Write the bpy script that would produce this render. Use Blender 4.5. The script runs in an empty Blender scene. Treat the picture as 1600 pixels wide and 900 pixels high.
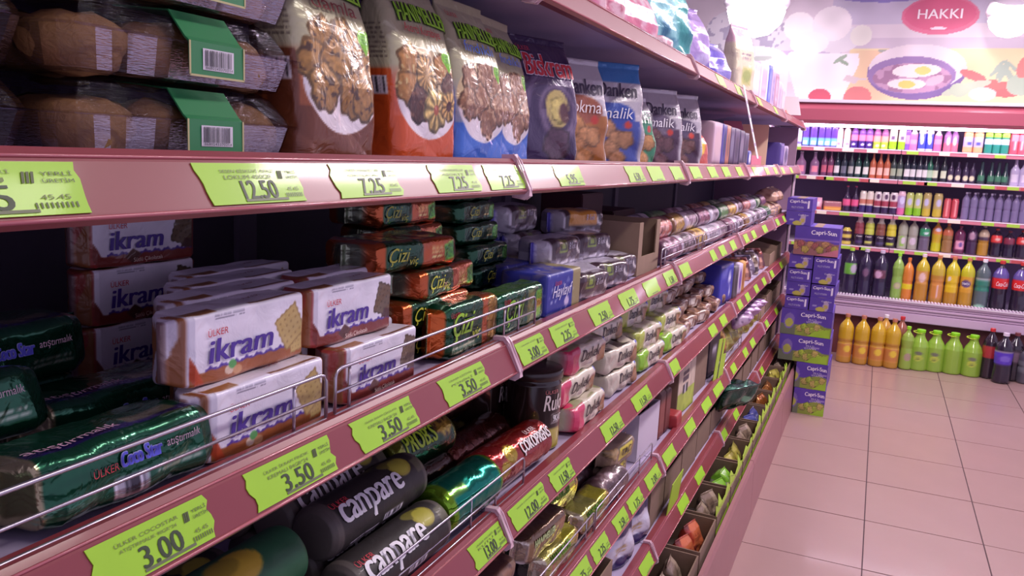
import bpy, bmesh, math, random
import numpy as np
from mathutils import Vector, Matrix, Euler

# ------------------------------------------------------------------ camera, world, light, exposure
SC = bpy.context.scene
COL = SC.collection
random.seed(4)
RNG = np.random.RandomState(7)

def aim_matrix(yaw, pitch, roll):
    cy, sy, cp, sp = math.cos(yaw), math.sin(yaw), math.cos(pitch), math.sin(pitch)
    f = Vector((-sy*cp, cy*cp, -sp)); r0 = Vector((cy, sy, 0)); u0 = r0.cross(f)
    c, s = math.cos(roll), math.sin(roll)
    r = r0*c + u0*s; u = u0*c - r0*s
    m = Matrix((r, u, -f)).transposed()
    return m.to_4x4()

cam_data = bpy.data.cameras.new('camera')
cam = bpy.data.objects.new('camera', cam_data)
COL.objects.link(cam)
cam.matrix_world = Matrix.Translation((0, 0, 1.318)) @ aim_matrix(math.radians(23.577), math.radians(9.548), math.radians(2.886))
cam_data.sensor_width = 36.0
cam_data.lens = 1286.0*36/1600
cam_data.clip_start = 0.02
SC.camera = cam

world = bpy.data.worlds.new('world'); SC.world = world; world.use_nodes = True
world.node_tree.nodes['Background'].inputs[0].default_value = (0.68, 0.58, 0.86, 1)
world.node_tree.nodes['Background'].inputs[1].default_value = 0.58

def area(name, loc, size, power, color, rot=(0, 0, 0)):
    l = bpy.data.lights.new(name, 'AREA'); l.shape = 'RECTANGLE'; l.size, l.size_y = size; l.energy = power; l.color = color
    o = bpy.data.objects.new(name, l); COL.objects.link(o); o.location = loc; o.rotation_euler = rot
    return o
PINK = (1.0, 0.87, 0.92)
area('tube_light', (0.55, 0.9, 2.52), (0.12, 1.3), 8.5, (1.0, .93, .87), (0, math.radians(12), 0))
area('tube_light', (0.45, 2.9, 2.52), (0.12, 1.3), 24, PINK, (0, math.radians(10), 0))
area('tube_light', (0.45, 4.7, 2.52), (0.12, 1.3), 33, PINK)
area('spot_light', (-0.85, 5.75, 2.36), (0.5, 0.14), 3, (1, .90, .97), (math.radians(30), 0, 0))
area('spot_light', (0.62, 5.95, 2.32), (0.4, 0.14), 2.2, (1, .92, .92), (math.radians(30), 0, 0))

SC.view_settings.view_transform = 'Standard'
SC.view_settings.look = 'None'
SC.view_settings.exposure = 0.6
SC.view_settings.gamma = 1.0
SC.view_settings.use_curve_mapping = False
SC.cycles.use_denoising = True
SC.cycles.max_bounces = 6
SC.cycles.diffuse_bounces = 3
SC.cycles.glossy_bounces = 3
SC.cycles.transmission_bounces = 4
SC.cycles.transparent_max_bounces = 8
SC.cycles.sample_clamp_indirect = 4.0
SC.cycles.caustics_reflective = False
SC.cycles.caustics_refractive = False

# ------------------------------------------------------------------ helpers
def lin(c):
    c = np.asarray(c, float)/255.0
    return np.where(c <= 0.04045, c/12.92, ((c+0.055)/1.055)**2.4)

MATS = {}
def mat(name, color=(200, 200, 200), rough=0.5, metal=0.0, coat=0.0, vc=False, bump=0.0, bscale=60.0, bdist=0.002, grain=0.0, gscale=30.0,
        emit=0.0, alpha=1.0, trans=0.0, spec=0.5):
    if name in MATS: return MATS[name]
    m = bpy.data.materials.new(name); m.use_nodes = True
    nt = m.node_tree; b = nt.nodes['Principled BSDF']
    L = lin(color)
    b.inputs['Base Color'].default_value = (*L, 1)
    b.inputs['Roughness'].default_value = rough
    b.inputs['Metallic'].default_value = metal
    b.inputs['Coat Weight'].default_value = coat
    b.inputs['Coat Roughness'].default_value = 0.08
    b.inputs['Specular IOR Level'].default_value = spec
    b.inputs['Alpha'].default_value = alpha
    b.inputs['Transmission Weight'].default_value = trans
    if emit:
        b.inputs['Emission Color'].default_value = (*L, 1); b.inputs['Emission Strength'].default_value = emit
    src = None
    if vc:
        a = nt.nodes.new('ShaderNodeAttribute'); a.attribute_name = 'Col'; src = a.outputs['Color']
    tc = nt.nodes.new('ShaderNodeTexCoord')
    if grain:
        n = nt.nodes.new('ShaderNodeTexNoise'); n.inputs['Scale'].default_value = gscale; n.inputs['Detail'].default_value = 4
        nt.links.new(tc.outputs['Object'], n.inputs['Vector'])
        mr = nt.nodes.new('ShaderNodeMapRange'); mr.inputs['To Min'].default_value = 1-grain; mr.inputs['To Max'].default_value = 1+grain
        nt.links.new(n.outputs['Fac'], mr.inputs['Value'])
        mx = nt.nodes.new('ShaderNodeVectorMath'); mx.operation = 'SCALE'
        if src: nt.links.new(src, mx.inputs[0])
        else: mx.inputs[0].default_value = tuple(L)
        nt.links.new(mr.outputs['Result'], mx.inputs['Scale']); src = mx.outputs[0]
    if src: nt.links.new(src, b.inputs['Base Color'])
    if bump:
        n = nt.nodes.new('ShaderNodeTexNoise'); n.inputs['Scale'].default_value = bscale; n.inputs['Detail'].default_value = 3
        n.inputs['Distortion'].default_value = 1.2
        nt.links.new(tc.outputs['Object'], n.inputs['Vector'])
        bp = nt.nodes.new('ShaderNodeBump'); bp.inputs['Strength'].default_value = bump; bp.inputs['Distance'].default_value = bdist
        nt.links.new(n.outputs['Fac'], bp.inputs['Height']); nt.links.new(bp.outputs['Normal'], b.inputs['Normal'])
        nt.links.new(bp.outputs['Normal'], b.inputs['Coat Normal'])
    MATS[name] = m
    return m

FILM = mat('printed_film', vc=True, rough=0.32, coat=0.35, bump=0.5, bscale=38, bdist=0.003)
FOIL = mat('printed_foil', vc=True, rough=0.3, metal=0.15, coat=0.45, bump=0.5, bscale=30, bdist=0.005)
SHINY = mat('metallic_foil', vc=True, rough=0.2, metal=0.75, coat=0.4, bump=0.7, bscale=30, bdist=0.004)
MATTE = mat('printed_matte_film', vc=True, rough=0.55, coat=0.06, bump=0.4, bscale=38, bdist=0.002)
PAPER = mat('printed_carton', vc=True, rough=0.5, coat=0.08)
GLOSS = mat('printed_gloss', vc=True, rough=0.14, coat=0.5)
INK = mat('ink', vc=True, rough=0.45)
MURAL = mat('mural_print', vc=True, rough=0.6)
RAIL = mat('rail_plastic', (136, 56, 64), rough=0.36, coat=0.3, grain=0.06, gscale=12)
RAILE = mat('rail_edge', (190, 104, 112), rough=0.2, coat=0.8)  # paler than the rail: the edge highlight is put into the colour
CAP = mat('clear_cap', (222, 186, 198), rough=0.25, coat=0.6)
DECK = mat('shelf_metal', (182, 168, 200), rough=0.42, grain=0.05)
PANEL = mat('back_panel_metal', (84, 74, 92), rough=0.55, grain=0.08)
KICK = mat('plinth_metal', (160, 110, 114), rough=0.42, grain=0.08, gscale=9)
WIRE = mat('zinc_wire', (190, 182, 196), rough=0.28, metal=0.85)
CARD = mat('brown_cardboard', (128, 104, 88), rough=0.85, grain=0.14, gscale=40)
CARDL = mat('tan_cardboard', (150, 124, 106), rough=0.85, grain=0.12, gscale=40)
LABEL = mat('label_paper', (160, 212, 44), rough=0.45, coat=0.2, grain=0.05)
WHITE = mat('white_plastic', (226, 214, 228), rough=0.4)
LAMP = mat('lamp_diffuser', (255, 244, 250), emit=5.0)

def reg(o, label=None, cat=None, group=None, kind=None):
    if label: o['label'] = label
    if cat: o['category'] = cat
    if group: o['group'] = group
    if kind: o['kind'] = kind
    return o

LABELS = {}
def thing(name, me, loc=(0, 0, 0), rot=(0, 0, 0), label=None, cat=None, group=None, kind=None, parent=None):
    o = bpy.data.objects.new(name, me); COL.objects.link(o)
    o.location = loc; o.rotation_euler = rot
    if parent is not None: o.parent = parent
    if label:
        if label in LABELS: print('DUPLICATE LABEL', label)
        LABELS[label] = 1
    return reg(o, label, cat, group, kind)

def mesh(name, V, F, m, smooth=False, colors=None):
    me = bpy.data.meshes.new(name)
    me.from_pydata([tuple(v) for v in V], [], F)
    for x in (m if isinstance(m, (list, tuple)) else [m]): me.materials.append(x)
    if smooth: me.polygons.foreach_set('use_smooth', [True]*len(me.polygons))
    if colors is not None:
        a = me.color_attributes.new('Col', 'FLOAT_COLOR', 'POINT')
        c = np.ones((len(V), 4), np.float32); c[:, :3] = lin(np.clip(colors, 0, 255))
        a.data.foreach_set('color', c.ravel())
    me.update()
    return me

class MB:
    """collects boxes, prisms and tubes into one mesh"""
    def __init__(s): s.V, s.F = [], []
    def add(s, V, F):
        n = len(s.V); s.V += [tuple(v) for v in V]; s.F += [tuple(i+n for i in f) for f in F]; return s
    def box(s, x0, x1, y0, y1, z0, z1, c=0.0):
        if c <= 0:
            V = [(x, y, z) for x in (x0, x1) for y in (y0, y1) for z in (z0, z1)]
            F = [(0, 1, 3, 2), (4, 6, 7, 5), (0, 4, 5, 1), (2, 3, 7, 6), (0, 2, 6, 4), (1, 5, 7, 3)]
            return s.add(V, F)
        bm = bmesh.new()
        bmesh.ops.create_cube(bm, size=1, matrix=Matrix.Translation(((x0+x1)/2, (y0+y1)/2, (z0+z1)/2)) @ Matrix.Diagonal((x1-x0, y1-y0, z1-z0, 1)))
        bmesh.ops.bevel(bm, geom=bm.edges[:], offset=c, segments=2, affect='EDGES')
        bm.verts.index_update()
        V = [tuple(v.co) for v in bm.verts]; F = [tuple(v.index for v in f.verts) for f in bm.faces]; bm.free()
        return s.add(V, F)
    def prism(s, poly, y0, y1):
        n = len(poly); V = [(x, y0, z) for x, z in poly]+[(x, y1, z) for x, z in poly]
        F = [(i, (i+1) % n, n+(i+1) % n, n+i) for i in range(n)]+[tuple(range(n))[::-1], tuple(range(n, 2*n))]
        return s.add(V, F)
    def tube(s, pts, r, n=8):
        pts = [Vector(p) for p in pts]; V, F = [], []
        for i, p in enumerate(pts):
            d = (pts[min(i+1, len(pts)-1)]-pts[max(i-1, 0)]).normalized()
            a = Vector((0, 0, 1)) if abs(d.z) < 0.9 else Vector((1, 0, 0))
            u = d.cross(a).normalized(); w = d.cross(u)
            rr = r[i] if isinstance(r, (list, tuple)) else r
            for k in range(n):
                t = 2*math.pi*k/n; V.append(p+u*math.cos(t)*rr+w*math.sin(t)*rr)
        for i in range(len(pts)-1):
            for k in range(n): F.append((i*n+k, i*n+(k+1) % n, (i+1)*n+(k+1) % n, (i+1)*n+k))
        F += [tuple(range(n))[::-1], tuple(range((len(pts)-1)*n, len(pts)*n))]
        return s.add(V, F)
    def lathe(s, prof, n=24, cx=0, cy=0, z0=0):
        V, F = [], []
        for r, z in prof:
            for k in range(n):
                t = 2*math.pi*k/n; V.append((cx+r*math.cos(t), cy+r*math.sin(t), z0+z))
        for i in range(len(prof)-1):
            for k in range(n): F.append((i*n+k, i*n+(k+1) % n, (i+1)*n+(k+1) % n, (i+1)*n+k))
        F += [tuple(range(n))[::-1], tuple(range((len(prof)-1)*n, len(prof)*n))]
        return s.add(V, F)
    def mesh(s, name, m, smooth=False): return mesh(name, s.V, s.F, m, smooth)

# ---- noise and painting (the printed artwork, evaluated on the surface grid) ----
def h2(i, j): 
    v = np.sin(i*127.1+j*311.7+1.3)*43758.5453
    return v-np.floor(v)
def vn(x, y):
    i, j = np.floor(x), np.floor(y); f, g = x-i, y-j; f = f*f*(3-2*f); g = g*g*(3-2*g)
    return (h2(i, j)*(1-f)+h2(i+1, j)*f)*(1-g)+(h2(i, j+1)*(1-f)+h2(i+1, j+1)*f)*g

class P:
    def __init__(s, x, y, base): s.x, s.y = x, y; s.c = np.ones(x.shape+(3,))*np.array(base, float)
    def m(s, mask, col): s.c = np.where(mask[..., None], np.array(col, float), s.c); return s
    def mx(s, k, col): k = np.clip(k, 0, 1)[..., None]; s.c = s.c*(1-k)+np.array(col, float)*k; return s
    def rect(s, x0, y0, x1, y1, col): return s.m((s.x > x0) & (s.x < x1) & (s.y > y0) & (s.y < y1), col)
    def ell(s, cx, cy, rx, ry, col, rot=0.0):
        c, d = math.cos(rot), math.sin(rot); u, v = s.x-cx, s.y-cy
        return s.m(((u*c+v*d)/rx)**2+((-u*d+v*c)/ry)**2 < 1, col)
    def poly(s, pts, col):
        ins = np.zeros(s.x.shape, bool)
        for k in range(len(pts)):
            (ax, ay), (bx, by) = pts[k], pts[k-1]
            if ay == by: continue
            ins ^= ((s.y < ay) != (s.y < by)) & (s.x < (bx-ax)*(s.y-ay)/(by-ay)+ax)
        return s.m(ins, col)
    def mul(s, amp, f, seed=0): s.c = s.c*(1-amp+2*amp*vn(s.x*f+seed, s.y*f+seed*1.7))[..., None]; return s
    def cookie(s, cx, cy, r, col, chips=None, seed=0, ridge=0, ry=None):
        ry = ry or r
        u, v = (s.x-cx)/r, (s.y-cy)/ry; th = np.arctan2(v, u); d = np.sqrt(u*u+v*v)/(1+0.07*np.sin(5*th+seed)+0.04*np.sin(9*th+2*seed))
        inside = d < 1
        sh = 0.78+0.3*vn(s.x*260+seed*9, s.y*260)+0.15*vn(s.x*700, s.y*700+seed)
        sh = sh*np.where(d > 0.86, 0.62, 1.0)+0.12*(v)
        if ridge: sh = sh*(0.8+0.28*np.cos(th*ridge+seed))
        c = np.array(col, float)*sh[..., None]
        if chips is not None:
            k = vn(s.x*210+seed*3.1, s.y*210+seed)*0.75+0.25*vn(s.x*500, s.y*500) > 0.66
            c = np.where(k[..., None], np.array(chips, float), c)
        s.c = np.where(inside[..., None], c, s.c); return s
    def barcode(s, x0, y0, x1, y1, vert=True):
        s.rect(x0, y0, x1, y1, (226, 220, 228)); q = s.x if vert else s.y
        k = vn(q*900+3, q*0) > 0.52
        m = (s.x > x0+.002) & (s.x < x1-.002) & (s.y > y0+.002) & (s.y < y1-.001) & k
        return s.m(m, (60, 55, 66))
    def fine(s, x0, y0, x1, y1, col, rows=4, seed=0):
        """unreadable fine print: broken thin lines"""
        h = (y1-y0)/rows; ph = ((s.y-y0)/h) % 1
        k = (ph > .3) & (ph < .75) & (vn(s.x*650+seed, np.floor((s.y-y0)/h)*7.3) > .35)
        return s.m(k & (s.x > x0) & (s.x < x1) & (s.y > y0) & (s.y < y1), col)

# ---- text ----
TXT = {}
def text_geo(body, off=0.0, shear=0.0):
    k = (body, off, shear)
    if k in TXT: return TXT[k]
    c = bpy.data.curves.new('t', 'FONT'); c.body = body; c.offset = off; c.shear = shear; c.resolution_u = 3; c.space_character = 1.0+off*0.8
    o = bpy.data.objects.new('t', c); me = o.to_mesh()
    V = np.array([v.co[:2] for v in me.vertices]) if me and len(me.vertices) else np.zeros((3, 2)); F = [tuple(p.vertices) for p in me.polygons]
    o.to_mesh_clear(); bpy.data.objects.remove(o); bpy.data.curves.remove(c)
    V = V-V.min(0); 
    TXT[k] = (V/np.maximum(V.max(0), 1e-6), F)
    return TXT[k]

def lettering(surf, specs, name='lettering', off=0.0005, m=None):
    """specs: (text, x, y, w, h, colour[, options]) laid on a surface function surf(x, y, off) -> points"""
    V, F, C = [], [], []; cnt = 0
    for sp in specs:
        body, x, y, w, h, col = sp[:6]; o = sp[6] if len(sp) > 6 else {}
        bd = o.get('bold', 0.02)*h*.75; G, f = text_geo(body, 0.0, o.get('shear', 0.0))
        layers = [(col, 0, d, 0) for d in ((-bd, -bd/3, bd/3, bd) if bd > .0004 else (0,))]
        if 'line' in o:
            e = bd+.032*h; layers = [(o['line'], -0.5, a_, b_) for a_ in (-e, 0, e) for b_ in (-.035*h, .035*h)]+layers
        for cc, k, dx_, dy_ in layers:
            g = G*np.array([w-2*bd, h])+np.array([bd+dx_, dy_])
            a = o.get('ang', 0.0); ca, sa = math.cos(a), math.sin(a)
            if o.get('arc'): g = g+np.stack([np.zeros(len(g)), -o['arc']*((g[:, 0]/w-0.5)**2)*4], 1)
            X = x+g[:, 0]*ca-g[:, 1]*sa; Y = y+g[:, 0]*sa+g[:, 1]*ca
            p = surf(X, Y, off*(1+0.45*(k == 0))+3e-5*(cnt % 12))
            n = len(V); V += list(p); F += [tuple(i+n for i in q) for q in f]; C += [cc]*len(p); cnt += 1
    return mesh(name, V, F, m or INK, colors=np.array(C, float))

# ---- lofted packages ----
def rr(tau, a, b, r):
    r = np.minimum(r, np.minimum(a, b)*0.999); sa, sb, q = a-r, b-r, np.pi*r/2
    per = 4*sa+4*sb+4*q; d = (tau % 1.0)*per
    p = np.zeros_like(d); z = np.zeros_like(d); rem = d.copy(); done = np.zeros(d.shape, bool)
    def seg(ln, fn):
        nonlocal rem, done, p, z
        k = (~done) & (rem <= ln+1e-12); pp, zz = fn(rem); p = np.where(k, pp, p); z = np.where(k, zz, z); done |= k; rem = rem-ln
    rs = np.maximum(r, 1e-9)
    seg(sa, lambda e: (e, b+0*e)); seg(q, lambda e: (sa+r*np.sin(e/rs), sb+r*np.cos(e/rs)))
    seg(2*sb, lambda e: (a+0*e, sb-e)); seg(q, lambda e: (sa+r*np.cos(e/rs), -sb-r*np.sin(e/rs)))
    seg(2*sa, lambda e: (sa-e, -b+0*e)); seg(q, lambda e: (-sa-r*np.sin(e/rs), -sb-r*np.cos(e/rs)))
    seg(2*sb, lambda e: (-a+0*e, -sb+e)); seg(q, lambda e: (-sa-r*np.cos(e/rs), sb+r*np.sin(e/rs)))
    done_k = ~done; p = np.where(done_k, -np.maximum(sa-rem, 0), p); z = np.where(done_k, b, z)
    return p, z, per

class Loft:
    """rows of (s, a, b, r, q offset). mode 'h': a pack lying along Y, front +X; mode 'v': standing along Z."""
    def __init__(s, rows, mode='h', wr=0.0, wf=45.0, seed=0.0):
        s.R = np.array(rows, float); s.mode, s.wr, s.wf, s.seed = mode, wr, wf, seed
        s.amax = s.R[:, 1].max(); s.L = s.R[-1, 0]
    def raw(s, t, q):
        R = s.R; a = np.interp(q, R[:, 0], R[:, 1]); b = np.interp(q, R[:, 0], R[:, 2]); r = np.interp(q, R[:, 0], R[:, 3]); o = np.interp(q, R[:, 0], R[:, 4])
        return a, b, r, o
    def at(s, t, q, off=0.0, tau=None):
        t = np.asarray(t, float); q = np.asarray(q, float)
        a, b, r, o = s.raw(t, q); _, _, per = rr(np.zeros_like(q), a, b, r)
        tt = t/per if tau is None else tau
        p, z, _ = rr(tt, a, b, r)
        # outward direction
        e = 1e-4; p1, z1, _ = rr(tt+e, a, b, r); p0, z0, _ = rr(tt-e, a, b, r)
        dp, dz = p1-p0, z1-z0; n = np.sqrt(dp*dp+dz*dz)+1e-12; npx, nz = -dz/n, dp/n
        T = tt*per
        if s.wr:
            k = s.wf; w = np.abs(np.sin(T*k+q*k*0.7+s.seed+1.5*np.sin(q*k*0.6)))+np.abs(np.sin(T*k*0.45-q*k*1.1+2*s.seed+np.sin(T*k)))*0.8+0.5*np.sin(q*k*2.1+s.seed)*np.sin(T*k*1.7)
            fade = np.clip(b/(s.R[:, 2].max()+1e-9), 0.15, 1); D = (w-0.8)*s.wr*fade
        else: D = 0.0
        p = p+npx*(D+off); z = z+nz*(D+off)
        if s.mode == 'h': return np.stack([z+o, q-s.L/2, p+s.amax], -1)
        return np.stack([z+o, p, q], -1)
    def surf(s, x, y, off):
        return s.at(y, x, off) if s.mode == 'h' else s.at(x, y, off)
    def build(s, name, paint, m, ns=50, nt=64, keys=True):
        S = np.linspace(0, s.L, ns); S = np.unique(np.round(np.concatenate([S, s.R[:, 0]]), 5)); ns = len(S)
        tau = np.linspace(-0.5, 0.5, nt, endpoint=False)
        Q, TA = np.meshgrid(S, tau, indexing='ij')
        pts = s.at(TA*0, Q, 0.0, tau=TA)
        a, b, r, o = s.raw(TA, Q); _, _, per = rr(np.zeros_like(Q), a, b, r); T = TA*per
        col = 0; dq, dt = s.L/ns*.33, per/nt*.33
        for i in (-1, 0, 1):
            for j in (-1, 0, 1):
                q, t = np.clip(Q+i*dq, 0, s.L), T+j*dt
                col = col+(paint(q, t) if s.mode == 'h' else paint(t, q))/9
        V = pts.reshape(-1, 3); C = col.reshape(-1, 3)
        F = []
        for i in range(ns-1):
            for k in range(nt):
                k2 = (k+1) % nt; F.append((i*nt+k, i*nt+k2, (i+1)*nt+k2, (i+1)*nt+k))
        V = np.vstack([V, pts[0].mean(0), pts[-1].mean(0)]); C = np.vstack([C, C[:nt].mean(0), C[-nt-1:-1].mean(0)])
        n0 = ns*nt
        for k in range(nt):
            F.append((n0, (k+1) % nt, k)); F.append((n0+1, (ns-1)*nt+k, (ns-1)*nt+(k+1) % nt))
        return mesh(name, V, F, m, True, C)

def bar_rows(L, H, D, fin=0.012, puff=0.9):
    a, b = H/2, D/2; r = min(a, b)*0.45
    return [(0, a*.8, .0009, .0005, 0), (fin*.75, a*.8, .0012, .0006, 0), (fin, a*.78, b*.35, b*.2, 0), (fin*1.5, a*puff, b*.86, r, 0), (fin*2.6, a, b, r, 0),
            (L-fin*2.6, a, b, r, 0), (L-fin*1.5, a*puff, b*.86, r, 0), (L-fin, a*.78, b*.35, b*.2, 0), (L-fin*.75, a*.8, .0012, .0006, 0), (L, a*.8, .0009, .0005, 0)]
def block_rows(L, H, D, e=0.0025):
    a, b = H/2, D/2; r = min(a, b)*0.13
    return [(0, a*.62, b*.62, r, 0), (e*.4, a*.92, b*.92, r, 0), (e*1.6, a, b, r, 0), (L-e*1.6, a, b, r, 0), (L-e*.4, a*.92, b*.92, r, 0), (L, a*.62, b*.62, r, 0)]
def wrap_rows(L, H, D):
    a, b = H/2, D/2; r = b*0.16
    return [(0, a*.80, b*.10, b*.06, 0), (.004, a*.86, b*.30, b*.1, 0), (.010, a*.95, b*.80, r, 0), (.017, a, b, r, 0), (L-.013, a, b, r, 0), (L-.007, a*.96, b*.82, r, 0), (L-.002, a*.88, b*.45, b*.1, 0), (L, a*.84, b*.3, b*.08, 0)]
def roll_rows(L, R):
    return [(0, R*.5, R*.5, R*.499, 0), (0.002, R*.82, R*.82, R*.819, 0), (0.007, R*.96, R*.96, R*.959, 0), (0.013, R, R, R*.999, 0), (L-.013, R, R, R*.999, 0), (L-.007, R*.96, R*.96, R*.959, 0), (L-.002, R*.82, R*.82, R*.819, 0), (L, R*.5, R*.5, R*.499, 0)]
def bag_rows(W, D, H, lean=0.0, top=0.35):
    a, b = W/2, D/2
    return [(0, a*.93, b*.9, b*.3, 0), (.006, a, b, b*.35, 0), (H*.35, a*1.02, b*1.05, b*.5, 0), (H*.62, a*1.0, b*.86, b*.5, lean*.3), (H*.8, a*.97, b*.55, b*.35, lean*.6),
            (H*.92, a*.95, b*.14, b*.12, lean*.9), (H*.945, a*.96, .0016, .0012, lean*.95), (H, a*.97, .0012, .001, lean)]

class Design:
    def __init__(s, name, cat, root, kids=()):
        s.name, s.cat, s.root, s.kids = name, cat, root, kids
        s.R = max(abs(v.co.y) for v in root.vertices); s.low = min(v.co.z for v in root.vertices)
    def put(s, loc, rot=(0, 0, 0), label=None, group=None, name=None, cat=None):
        dz = -s.low*math.cos(rot[0])*math.cos(rot[1]) if abs(s.low) < .01 else 0
        if s.name not in ('drink_bottle', 'drink_can', 'water_bottle', 'juice_carton') and abs(rot[1]) > .001: dz += abs(math.sin(rot[1]))*.018
        loc = (loc[0], loc[1], loc[2]+dz+.0004)
        o = thing(name or s.name, s.root, loc, rot, label, cat or s.cat, group)
        for n, me in s.kids: thing(n, me, parent=o)
        return o

def R_(d): return math.radians(d)

# ------------------------------------------------------------------ the setting
def quad_floor():
    ty, tx = 0.4218, 0.3968
    mb = MB().box(-2.3, 2.6, -1.2, 7.0, -0.04, -0.0035)
    thing('floor', mb.mesh('floor', mat('grout', (84, 60, 70), rough=0.8)), kind='structure')
    fl = bpy.data.objects['floor']
    tm = mat('floor_tile_glaze', (166, 135, 131), rough=0.3, coat=0.12, grain=0.07, gscale=5)
    me = MB().box(0.002, tx-.002, 0.002, ty-.002, -0.0035, 0.0, 0.0008).mesh('tile', tm)
    for i in range(-2, 5):
        for j in range(-2, 13):
            y = 2.8265+(j-3)*ty; x = 0.0867+i*tx
            if y > 6.6: continue
            thing('tile', me, (x, y, RNG.uniform(-.0004, .0002)), parent=fl)
quad_floor()
WALLM = mat('wall_paint', (214, 204, 218), rough=0.7, grain=0.04)
thing('wall_back', MB().box(-2.3, 2.6, 7.0, 7.1, 0, 2.8).mesh('wall_back', WALLM), kind='structure')
thing('wall_left', MB().box(-2.4, -2.3, -1.2, 7.1, 0, 2.8).mesh('wall_left', WALLM), kind='structure')
ce = thing('ceiling', MB().box(-2.4, 2.6, -1.2, 7.1, 2.8, 2.86).mesh('ceiling', mat('ceiling_grid', (196, 190, 200), rough=0.6)), kind='structure')
me = MB().box(0.006, .594, .006, .594, -.012, 0).mesh('ceiling_panel', mat('ceiling_panel', (222, 216, 226), rough=0.8, grain=.04, gscale=80))
for i in range(8):
    for j in range(13): thing('ceiling_panel', me, (-2.3+i*.6, -1.1+j*.6, 2.8), parent=ce)
def lampfix(y, L, x=0.45):
    r = thing('ceiling_light', MB().box(-.09, .09, -L/2, L/2, 0, .05, .008).mesh('housing', WHITE), (x, y, 2.62), label='white strip light hanging over the aisle, %s' % {.9: 'nearest', 2.9: 'middle', 4.7: 'farthest'}[y], cat='lamp')
    thing('tube', MB().tube([(0, -L/2+.04, -.02), (0, L/2-.04, -.02)], .018, 10).mesh('tube', LAMP, True), parent=r)
    thing('hanger', MB().tube([(0, 0, .05), (0, 0, .18)], .006, 6).mesh('hanger', WIRE, True), parent=r)
lampfix(.9, 1.3); lampfix(2.9, 1.3); lampfix(4.7, 1.3)
for (x, y, z, w, lab) in ((-.90, 5.95, 2.34, .40, 'glaring white lamp in front of the mural above the rack'), (.62, 6.10, 2.28, .26, 'glaring round lamp hanging at the right of the mural')):
    r = thing('ceiling_light', MB().lathe([(.04, .1), (w*.5, .09), (w*.55, .03), (w*.5, .0)], 28).mesh('shade', WHITE, True), (x, y, z), label=lab, cat='lamp')
    thing('globe', MB().lathe([(w*.02, -w*.48), (w*.25, -w*.42), (w*.42, -w*.25), (w*.48, -.02), (w*.44, .01)], 28).mesh('globe', LAMP, True), parent=r)
    thing('hanger', MB().tube([(0, 0, .1), (0, 0, 2.8-z)], .006, 6).mesh('hanger', WIRE, True), parent=r)

# ------------------------------------------------------------------ gondola shelving: frame and shelves
Y0 = 0.019                                    # bays run 1 m each from here
ZT, ZA, ZB, ZC, ZD, ZE = 1.554, 1.304, 1.056, 0.805, 0.556, 0.316
unit = thing('shelving_rack', MB().box(-.955, -.935, Y0-1, 5.02, 0, 1.72).mesh('shelving_rack', PANEL), label='long pink-edged supermarket shelving rack along the left of the aisle', cat='shelving')
for k in range(-1, 6):
    thing('upright', MB().box(-.935, -.905, Y0+k-.02, Y0+k+.02, 0, 1.75).mesh('upright', mat('upright_steel', (120, 108, 128), rough=.5)), parent=unit)
for k in range(-1, 5):
    thing('back_panel', MB().box(-.934, -.915, Y0+k+.021, Y0+k+.979, .12, 1.70).mesh('back_panel', PANEL), parent=unit)
    thing('plinth', MB().prism([(-.325, 0.0), (-.304, 0.0), (-.304, .02), (-.309, .215), (-.314, .232), (-.325, .232)], Y0+k+.002, Y0+k+.998).mesh('plinth', KICK), parent=unit)
    thing('base_deck', MB().box(-.905, -.326, Y0+k+.003, Y0+k+.997, .11, .125).mesh('base_deck', DECK), parent=unit)
thing('end_panel', MB().box(-.935, -.462, 5.024, 5.044, 0, 1.52).mesh('end_panel', mat('end_panel_metal', (150, 118, 140), rough=.5)), parent=unit)
thing('end_post', MB().box(-.470, -.452, 5.024, 5.05, 0, 1.30, .003).mesh('end_post', mat('pale_post', (214, 190, 206), rough=.35)), parent=unit)

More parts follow.
